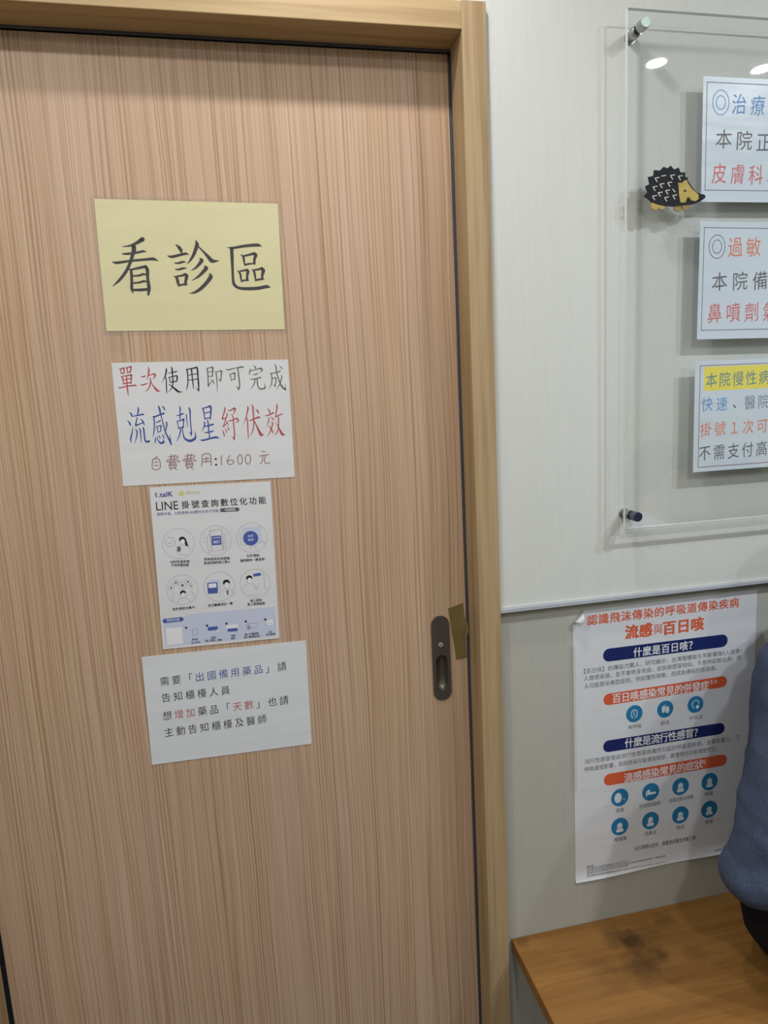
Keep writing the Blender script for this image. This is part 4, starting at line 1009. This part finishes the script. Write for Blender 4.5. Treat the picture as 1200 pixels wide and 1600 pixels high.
# clear tape pieces
def strip(name, label, pts, y, off):
    r = thing(name, label, 'tape', (pts[0][0], y, pts[0][1]))
    m = MB(); m.prism(pts, y - off - 0.0001, y - off, 'clear_tape'); m.build('film', r)
    return r
strip('clear_tape', 'clear sticky tape under the lower left corner of the yellow sign', [(-0.2240, 1.7060), (-0.2005, 1.7045), (-0.1995, 1.6560), (-0.2045, 1.6500), (-0.2130, 1.6560), (-0.2235, 1.6520)], DF, 0.0003)
poster = build_sheets()
po = poster
strip('clear_tape', 'clear tape along the left edge of the wall poster', [po.pt(-9, 70, 0)[::2], po.pt(5, 70, 0)[::2], po.pt(6, 384, 0)[::2], po.pt(-8, 384, 0)[::2]], WL, 0.0012)

# ------------------------------------------------------------------ acrylic board on standoffs
PX0, PX1, PZ0, PZ1 = 0.680, 1.880, 1.2880, 2.1850
PF, PBK = -0.0220, -0.0145          # front and back face of the pane
bd = thing('acrylic_board', 'clear acrylic board held off the wall on metal standoffs, notices behind it', 'board', ((PX0 + PX1) / 2, WU, PZ0))
mb = MB()
vs = [(x, y, z) for y in (PF, PBK) for x, z in ((PX0, PZ0), (PX1, PZ0), (PX1, PZ1), (PX0, PZ1))]
mb.add(vs, [(0, 1, 2, 3), (7, 6, 5, 4)], 'acrylic')
mb.add(vs, [(i, 4 + i, 4 + (i + 1) % 4, (i + 1) % 4) for i in range(4)], 'acrylic_edge')
mb.build('pane', bd)
for (x, z, cap) in ((0.7040, 2.1560, 'cap_pale'), (0.6975, 1.3115, 'cap_dark'), (PX1 - 0.025, 2.1560, 'cap_pale'), (PX1 - 0.025, 1.3115, 'cap_dark')):
    metal = 'steel' if cap == 'cap_pale' else 'steel_dark'
    mb = MB()
    mb.cyl((x, WU - 0.0002, z), (x, WU - 0.003, z), 0.0105, 0.0105, 'steel').cyl((x, WU - 0.003, z), (x, PBK, z), 0.0092, 0.0092, 'steel')
    b = mb.build('standoff', bd)
    mb = MB()
    mb.cyl((x, PF, z), (x, PF - 0.0145, z), 0.0092, 0.0092, metal, caps=False)
    mb.cyl((x, PF - 0.0145, z), (x, PF - 0.0160, z), 0.0092, 0.0080, cap)
    mb.build('cap', b)

# ------------------------------------------------------------------ hedgehog sticker on the board
hs = thing('hedgehog_sticker', 'black and tan felt hedgehog sticker on the left of the acrylic board', 'sticker', (0.77, PF, 1.84))
HX, HZ, HW, HH = 0.6929, 1.9547, 0.8482 - 0.6929, 1.9547 - 1.8384
def hp(x, y): return (HX + x / 1200 * HW, HZ - y / 1100 * HH)
def hpoly(pts): return [hp(x, y) for x, y in pts]
mb = MB()
body = [(150, 665), (205, 600), (165, 515), (230, 478), (208, 370), (290, 350), (296, 262), (385, 268), (440, 205), (490, 232), (545, 186), (595, 245), (665, 215), (697, 292), (765, 285), (770, 362), (800, 360),
        (815, 425), (870, 510), (940, 590), (1020, 632), (1065, 635), (1083, 665), (1060, 710), (990, 755), (900, 790), (780, 805), (600, 828), (450, 820), (340, 795), (265, 765), (215, 715)]
mb.prism(hpoly(body), PF - 0.0030, PF - 0.0003, 'felt_black')
mb.build('body', hs)
mb = MB()
face = [(660, 455), (720, 455), (745, 425), (785, 405), (815, 470), (870, 545), (940, 605), (985, 655), (985, 705), (930, 745), (870, 735), (820, 680), (800, 690), (780, 765), (700, 770), (682, 680), (668, 560)]
mb.prism(hpoly(face), PF - 0.0036, PF - 0.0030, 'felt_tan'); mb.build('face', hs)
mb = MB(); mb.prism(hpoly([(765 + 17 * math.cos(i * PI / 6), 582 + 18 * math.sin(i * PI / 6)) for i in range(12)]), PF - 0.0040, PF - 0.0036, 'felt_black'); mb.build('eye', hs)
mb = MB(); mb.prism(hpoly([(1030 + 55 * math.cos(i * PI / 8), 672 + 42 * math.sin(i * PI / 8)) for i in range(16)]), PF - 0.0038, PF - 0.0030, 'felt_black'); mb.build('nose', hs)
for cx, cy, rx, ry, mt in ((318, 815, 58, 72, 'felt_tan'), (420, 825, 48, 55, 'felt_tan'), (672, 855, 66, 60, 'felt_brown'), (785, 830, 66, 50, 'felt_brown')):
    mb = MB()
    mb.prism(hpoly([(cx + rx * math.cos(i * PI / 9), cy + ry * math.sin(i * PI / 9)) for i in range(18)]), PF - 0.0022, PF - 0.0003, mt)
    mb.build('foot', hs)
mb = MB()
for x, y in ((335, 410), (570, 365), (690, 375), (305, 550), (410, 505), (530, 480), (385, 640), (500, 605), (300, 695), (485, 715), (610, 680)):
    for a, b in (((x - 32, y - 22), (x + 5, y + 38)), ((x - 32, y - 22), (x + 36, y - 34))):
        dx, dy = b[0] - a[0], b[1] - a[1]; L = math.hypot(dx, dy); ox, oy = -dy / L * 6, dx / L * 6
        mb.prism(hpoly([(a[0] + ox, a[1] + oy), (b[0] + ox, b[1] + oy), (b[0] - ox, b[1] - oy), (a[0] - ox, a[1] - oy)]), PF - 0.0034, PF - 0.0030, 'felt_white')
for a, b in (((400, 355), (470, 342)), ((575, 555), (615, 605))):
    dx, dy = b[0] - a[0], b[1] - a[1]; L = math.hypot(dx, dy); ox, oy = -dy / L * 6, dx / L * 6
    mb.prism(hpoly([(a[0] + ox, a[1] + oy), (b[0] + ox, b[1] + oy), (b[0] - ox, b[1] - oy), (a[0] - ox, a[1] - oy)]), PF - 0.0034, PF - 0.0030, 'felt_white')
mb.build('spine_marks', hs)

# ------------------------------------------------------------------ bench
SEAT = 0.425
bn = thing('bench', 'honey brown wooden wall bench with dark worn marks in its varnish', 'bench', (1.3, -0.19, 0))
bn['_at'] = (1.3, -0.19, SEAT); bn.location = (1.3, -0.19, SEAT)
MB().box(0.4495, 2.25, -0.42, WL - 0.0005, SEAT - 0.028, SEAT, 'bench').build('seat', bn, bevel=0.0015)
for x in (0.80, 2.0):
    MB().box(x - 0.015, x + 0.015, -0.36, WL - 0.002, 0.0, SEAT - 0.028, 'bench').build('support', bn, bevel=0.001)

# ------------------------------------------------------------------ lamps
for i, (x, y, w, r, c) in enumerate(LAMPS):
    rt = thing('ceiling_downlight', 'round white recessed ceiling lamp reflected in the acrylic board' if i in (1, 2) else 'unseen round white recessed ceiling lamp above the room', 'ceiling lamp', (x, y, CEIL), 'recessed ceiling lamps')
    mb = MB(); n = 32
    o = [(x + (r + 0.014) * math.cos(2 * PI * k / n), y + (r + 0.014) * math.sin(2 * PI * k / n)) for k in range(n)]
    q = [(x + r * math.cos(2 * PI * k / n), y + r * math.sin(2 * PI * k / n)) for k in range(n)]
    vs = [(a, b, CEIL) for a, b in o] + [(a, b, CEIL - 0.006) for a, b in o] + [(a, b, CEIL - 0.006) for a, b in q] + [(a, b, CEIL) for a, b in q]
    mb.add(vs, [(j * n + k, j * n + (k + 1) % n, (j + 1) * n + (k + 1) % n, (j + 1) * n + k) for j in range(3) for k in range(n)], 'white_plastic')
    mb.build('ring', rt, merge=True)
    ld = bpy.data.lights.new('lamp_light', 'AREA')
    ld.shape = 'DISK'; ld.size = 2 * r; ld.energy = w; ld.color = c
    lo = bpy.data.objects.new('lamp_light', ld)
    COL.objects.link(lo)
    lo.parent = rt; lo.location = (0, 0, -0.004)
# ------------------------------------------------------------------ people
def capsule_mesh(segs, name, voxel, smooth_it=6, fold=0.0, seed=0):
    """Union of tapered capsules and balls, remeshed into one continuous skin."""
    mb = MB()
    for sg in segs:
        if len(sg) == 4:
            a, ra, b, rb = sg
            a = Vector(a); b = Vector(b)
            mb.ball(a, ra, 'skin', 8); mb.ball(b, rb, 'skin', 8)
            if (b - a).length > 1e-4:
                mb.cyl(a, b, ra, rb, 'skin', 16)
        else:
            c, r, sc = sg
            mb.ball(c, r, 'skin', 12, sc)
    me = bpy.data.meshes.new(name)
    me.from_pydata(mb.v, [], mb.f); me.update()
    ob = bpy.data.objects.new(name, me); COL.objects.link(ob)
    m = ob.modifiers.new('remesh', 'REMESH'); m.mode = 'VOXEL'; m.voxel_size = voxel
    m = ob.modifiers.new('smooth', 'SMOOTH'); m.iterations = smooth_it; m.factor = 0.5
    if fold:
        tx = bpy.data.textures.new('fold', 'CLOUDS'); tx.noise_scale = 0.075; tx.noise_depth = 2
        m = ob.modifiers.new('folds', 'DISPLACE'); m.texture = tx; m.strength = fold; m.mid_level = 0.5; m.texture_coords = 'GLOBAL'
    dg = bpy.context.evaluated_depsgraph_get()
    out = bpy.data.meshes.new_from_object(ob.evaluated_get(dg))
    bpy.data.objects.remove(ob); bpy.data.meshes.remove(me)
    return out

def part_mesh(me, name, mat, parent):
    at = Vector(parent['_at'])
    for v in me.vertices:
        v.co -= at
    me.materials.clear(); me.materials.append(MAT[mat])
    for p in me.polygons:
        p.use_smooth = True; p.material_index = 0
    ob = bpy.data.objects.new(name, me); COL.objects.link(ob)
    ob.parent = parent; ob['_at'] = tuple(at)
    return ob

def hand_segs(wr, d, nrm, side):
    """Palm, four fingers and a thumb; d points to the fingertips, nrm out of the back of the hand."""
    d = Vector(d).normalized(); nrm = (Vector(nrm) - d * Vector(nrm).dot(d)).normalized()
    s = d.cross(nrm).normalized() * side
    wr = Vector(wr)
    segs = []
    for k in (-1, -0.33, 0.33, 1):
        segs.append((wr + d * 0.012 + s * k * 0.014, 0.014, wr + d * 0.082 + s * k * 0.029, 0.0115))
    for k, L in ((-1, 0.062), (-0.33, 0.072), (0.33, 0.078), (1, 0.068)):
        p = wr + d * 0.086 + s * k * 0.029
        ang = 0.35; r = 0.0088
        for f in (0.45, 0.32, 0.23):
            dd = d * math.cos(ang) - nrm * math.sin(ang) + s * k * 0.05
            q = p + dd.normalized() * L * f
            segs.append((p, r, q, r * 0.92)); p = q; r *= 0.92; ang += 0.42
    p = wr + d * 0.026 + s * 0.024
    q = p + (d * 0.55 + s * 0.8 - nrm * 0.25).normalized() * 0.042
    segs.append((p, 0.0135, q, 0.0105))
    segs.append((q, 0.0105, q + (d * 0.9 + s * 0.35 - nrm * 0.3).normalized() * 0.032, 0.0085))
    return segs

def figure(label, at, J, shirt, long_hair, long_sleeve=True):
    root = thing('person', label, 'person', at)
    V = {k: Vector(v) for k, v in J.items() if not isinstance(v, (int, float))}
    f = V['face']; f.normalize()
    up = (V['head'] - V['neck']).normalized()
    side = f.cross(up).normalized()
    h = V['head']
    segs = [(V['pelvis'], 0.12, V['waist'], 0.105), (V['waist'], 0.105, V['chest'], 0.12)]
    for sd in ('L', 'R'):
        sh = V['sh' + sd]
        segs += [(V['chest'] + (sh - V['chest']) * 0.35, 0.10, V['chest'] + (sh - V['chest']) * 0.75, 0.065), (sh, 0.052, V['el' + sd], 0.040), (V['el' + sd], 0.040, V['wr' + sd], 0.026)]
        segs += hand_segs(V['wr' + sd], V['hd' + sd], V['hn' + sd], 1 if sd == 'L' else -1)
        segs += [(V['hip' + sd], 0.092, V['kn' + sd], 0.058), (V['kn' + sd], 0.058, V['an' + sd], 0.038)]
        segs += [(V['an' + sd], 0.04, V['an' + sd] + f * 0.15 - Vector((0, 0, 0.035)), 0.03)]
    segs += [(V['chest'] + up * 0.06, 0.07, V['neck'], 0.052), (V['neck'], 0.052, h - up * 0.03, 0.052)]
    # head: skull, jaw, nose, ears, brows
    segs += [(h + up * 0.025 - f * 0.012, 0.092, h + up * 0.020 + f * 0.012, 0.086), (h - up * 0.02 + f * 0.018, 0.070, h - up * 0.078 + f * 0.045, 0.036)]
    segs += [(h + f * 0.094 + up * 0.008, 0.009, h + f * 0.110 - up * 0.026, 0.012)]
    for k in (-1, 1):
        segs += [(h + side * k * 0.086 - f * 0.012 + up * 0.012, 0.014, h + side * k * 0.086 - f * 0.008 - up * 0.02, 0.010)]
        segs += [(h + side * k * 0.018 + f * 0.093 + up * 0.024, 0.008, h + side * k * 0.045 + f * 0.080 + up * 0.024, 0.008)]
    body = part_mesh(capsule_mesh(segs, 'body', 0.0048, 4), 'body', 'skin', root)
    for k in (-1, 1):
        mb = MB(); c = h + side * k * 0.031 + f * 0.0865 + up * 0.004
        mb.ball(c, 0.0105, 'white_plastic', 8, (1, 1, 0.7)); mb.ball(c + f * 0.006, 0.0058, 'black', 8)
        mb.build('eye', root)
    mb = MB(); mb.ball(h + f * 0.092 - up * 0.052, 0.02, 'lip', 8, (1, 1, 0.32)); mb.build('mouth', root)
    # hair
    hs_ = [(h + up * 0.045 - f * 0.022, 0.092, h + up * 0.040 + f * 0.020, 0.082), (h - f * 0.045 + up * 0.02, 0.075, h - f * 0.05 - up * 0.04, 0.06)]
    for k in (-1, 1):
        hs_.append((h + side * k * 0.045 + up * 0.04, 0.058, h + side * k * 0.052 - f * 0.03 - up * 0.01, 0.05))
    if long_hair:
        for k in (-1, -0.4, 0.4, 1):
            hs_.append((h - f * 0.055 + side * k * 0.055, 0.05, V['neck'] - f * 0.07 + side * k * 0.05 + up * 0.02, 0.045))
            hs_.append((V['neck'] - f * 0.07 + side * k * 0.05 + up * 0.02, 0.045, V['neck'] - f * 0.10 + side * k * 0.05 - up * 0.06, 0.028))
    part_mesh(capsule_mesh(hs_, 'hair', 0.006, 3), 'hair', 'hair', root)
    # shirt
    ss = [(V['hem'], 0.142, V['waist'], 0.132), (V['waist'], 0.132, V['chest'], 0.142), (V['chest'] + up * 0.05, 0.10, V['neck'] - up * 0.035, 0.066)]
    for sd in ('L', 'R'):
        sh = V['sh' + sd]
        ss += [(V['hem'] + (V['hip' + sd] - V['pelvis']) * 0.5, 0.125, V['chest'] + (sh - V['chest']) * 0.3, 0.125)]
        ss += [(V['chest'] + (sh - V['chest']) * 0.35 + up * 0.02, 0.100, sh, 0.064), (sh, 0.064, V['el' + sd], 0.052)]
        if long_sleeve:
            ss += [(V['el' + sd], 0.060, V['wr' + sd] + (V['el' + sd] - V['wr' + sd]) * 0.12, 0.042)]
    part_mesh(capsule_mesh(ss, 'shirt', 0.007, 5, 0.016), 'shirt', shirt, root)
    ts = [(V['pelvis'], 0.128, V['pelvis'] + up * 0.06, 0.125)]
    for sd in ('L', 'R'):
        ts += [(V['pelvis'] + (V['hip' + sd] - V['pelvis']) * 0.6, 0.118, V['hip' + sd], 0.110), (V['hip' + sd], 0.110, V['kn' + sd], 0.075), (V['kn' + sd], 0.075, V['an' + sd] + Vector((0, 0, 0.03)), 0.056)]
    part_mesh(capsule_mesh(ts, 'trousers', 0.008, 5, 0.008), 'trousers', 'trouser', root)
    for sd in ('L', 'R'):
        a = V['an' + sd]
        part_mesh(capsule_mesh([(a - f * 0.03 - Vector((0, 0, 0.02)), 0.044, a + f * 0.07 - Vector((0, 0, 0.035)), 0.046), (a + f * 0.07 - Vector((0, 0, 0.035)), 0.046, a + f * 0.15 - Vector((0, 0, 0.043)), 0.037)], 'shoe', 0.006, 3), 'shoe', 'black', root)
    return root

# seated on the bench at the right edge, turned to the right, leaning forward
F1 = Vector((0.5, -0.866, 0)); R1_ = Vector((-0.866, -0.5, 0))
P1 = Vector((1.030, -0.152, SEAT + 0.135)); C1 = Vector((1.058, -0.140, 0.965))
J1 = dict(face=F1 + Vector((0, 0, -0.25)), pelvis=P1, waist=(P1 + C1) / 2 + Vector((0, 0.01, 0)), chest=C1, neck=C1 + Vector((0.02, -0.05, 0.150)), head=C1 + Vector((0.06, -0.14, 0.285)), hem=P1 + Vector((-0.01, 0.0, 0.07)))
for sd, k in (('R', 1), ('L', -1)):
    J1['sh' + sd] = C1 + R1_ * 0.185 * k + Vector((0, 0, 0.075))
    J1['hip' + sd] = P1 + R1_ * 0.095 * k
    J1['kn' + sd] = P1 + R1_ * 0.12 * k + F1 * 0.50 + Vector((0, 0, -0.03))
    J1['an' + sd] = P1 + R1_ * 0.12 * k + F1 * 0.52 + Vector((0, 0, -0.465))
J1['elR'] = (0.822, -0.215, 0.682); J1['wrR'] = (1.005, -0.36, 0.675)
J1['elL'] = Vector(J1['shL']) + Vector((0.06, -0.08, -0.32)); J1['wrL'] = (1.13, -0.42, 0.68)
J1['hdR'] = (0.8, -0.6, -0.1); J1['hnR'] = (0, -0.3, 1); J1['hdL'] = (-0.5, -0.85, -0.1); J1['hnL'] = (0, -0.2, 1)
figure('seated person in a grey blue long sleeved top and black trousers at the bench', (P1.x, P1.y, SEAT), J1, 'shirt_blue', True)

# a second person, seen only as a faint reflection in the acrylic board
F2 = Vector((0.76, 0.65, 0))
H2 = Vector((1.555, -1.205, 1.235))
P2 = Vector((1.50, -1.225, 0.575)); C2 = Vector((1.525, -1.215, 0.93)); R2_ = F2.cross(Vector((0, 0, 1)))
J2 = dict(face=F2 + Vector((0, 0, -0.15)), pelvis=P2, waist=(P2 + C2) / 2, chest=C2, neck=C2 + Vector((0.012, 0.004, 0.15)), head=H2, hem=P2 + Vector((0, 0, 0.07)))
for sd, k in (('R', 1), ('L', -1)):
    J2['sh' + sd] = C2 + R2_ * 0.18 * k + Vector((0, 0, 0.075))
    J2['hip' + sd] = P2 + R2_ * 0.095 * k
    J2['kn' + sd] = P2 + R2_ * 0.12 * k + F2 * 0.44 + Vector((0, 0, -0.02))
    J2['an' + sd] = P2 + R2_ * 0.12 * k + F2 * 0.45 + Vector((0, 0, -0.49))
    J2['el' + sd] = Vector(J2['sh' + sd]) + F2 * 0.09 + R2_ * 0.05 * k + Vector((0, 0, -0.27))
    J2['wr' + sd] = Vector(J2['el' + sd]) + F2 * 0.20 - R2_ * 0.06 * k + Vector((0, 0, 0.12))
    J2['hd' + sd] = F2 + Vector((0, 0, 0.35)); J2['hn' + sd] = R2_ * k + Vector((0, 0, 0.3))
J2['wrR'] = Vector((1.690, -1.15, 1.02)); J2['hdR'] = Vector((0.5, 0.4, 0.75)); J2['elR'] = Vector(J2['shR']) + Vector((0.08, 0.0, -0.27))
figure('seated person in a white shirt, a faint reflection in the acrylic board', (P2.x, P2.y, 0.45), J2, 'shirt_white', False)
st = thing('stool', 'plain stool under the person in the white shirt', 'stool', (P2.x, P2.y, 0.0))
MB().cyl((P2.x, P2.y, 0.41), (P2.x, P2.y, 0.445), 0.18, 0.18, 'black', 32).build('seat', st, bevel=0.004)
for k in range(4):
    a = PI / 4 + k * PI / 2
    MB().cyl((P2.x + 0.13 * math.cos(a), P2.y + 0.13 * math.sin(a), 0.41), (P2.x + 0.17 * math.cos(a), P2.y + 0.17 * math.sin(a), 0.0), 0.014, 0.012, 'steel', 12).build('leg', st)
pp = thing('paper_sheet', 'white sheet of paper held by the reflected person', 'paper', (1.765, -1.09, 1.133))
mb = MB(); c = Vector((1.785, -1.045, 1.150)); a = Vector((1.0, 0.3, 0.0)).normalized() * 0.05; b = Vector((-0.2, 0.6, 0.75)).cross(a).normalized() * 0.065
mb.add([c - a - b, c + a - b, c + a + b, c - a + b], [(0, 1, 2, 3)], 'paper'); n_ = a.cross(b).normalized() * 0.001
mb.add([c - a - b + n_, c + a - b + n_, c + a + b + n_, c - a + b + n_], [(3, 2, 1, 0)], 'paper'); mb.build('sheet', pp)

for o in bpy.data.objects:
    if '_at' in o:
        del o['_at']
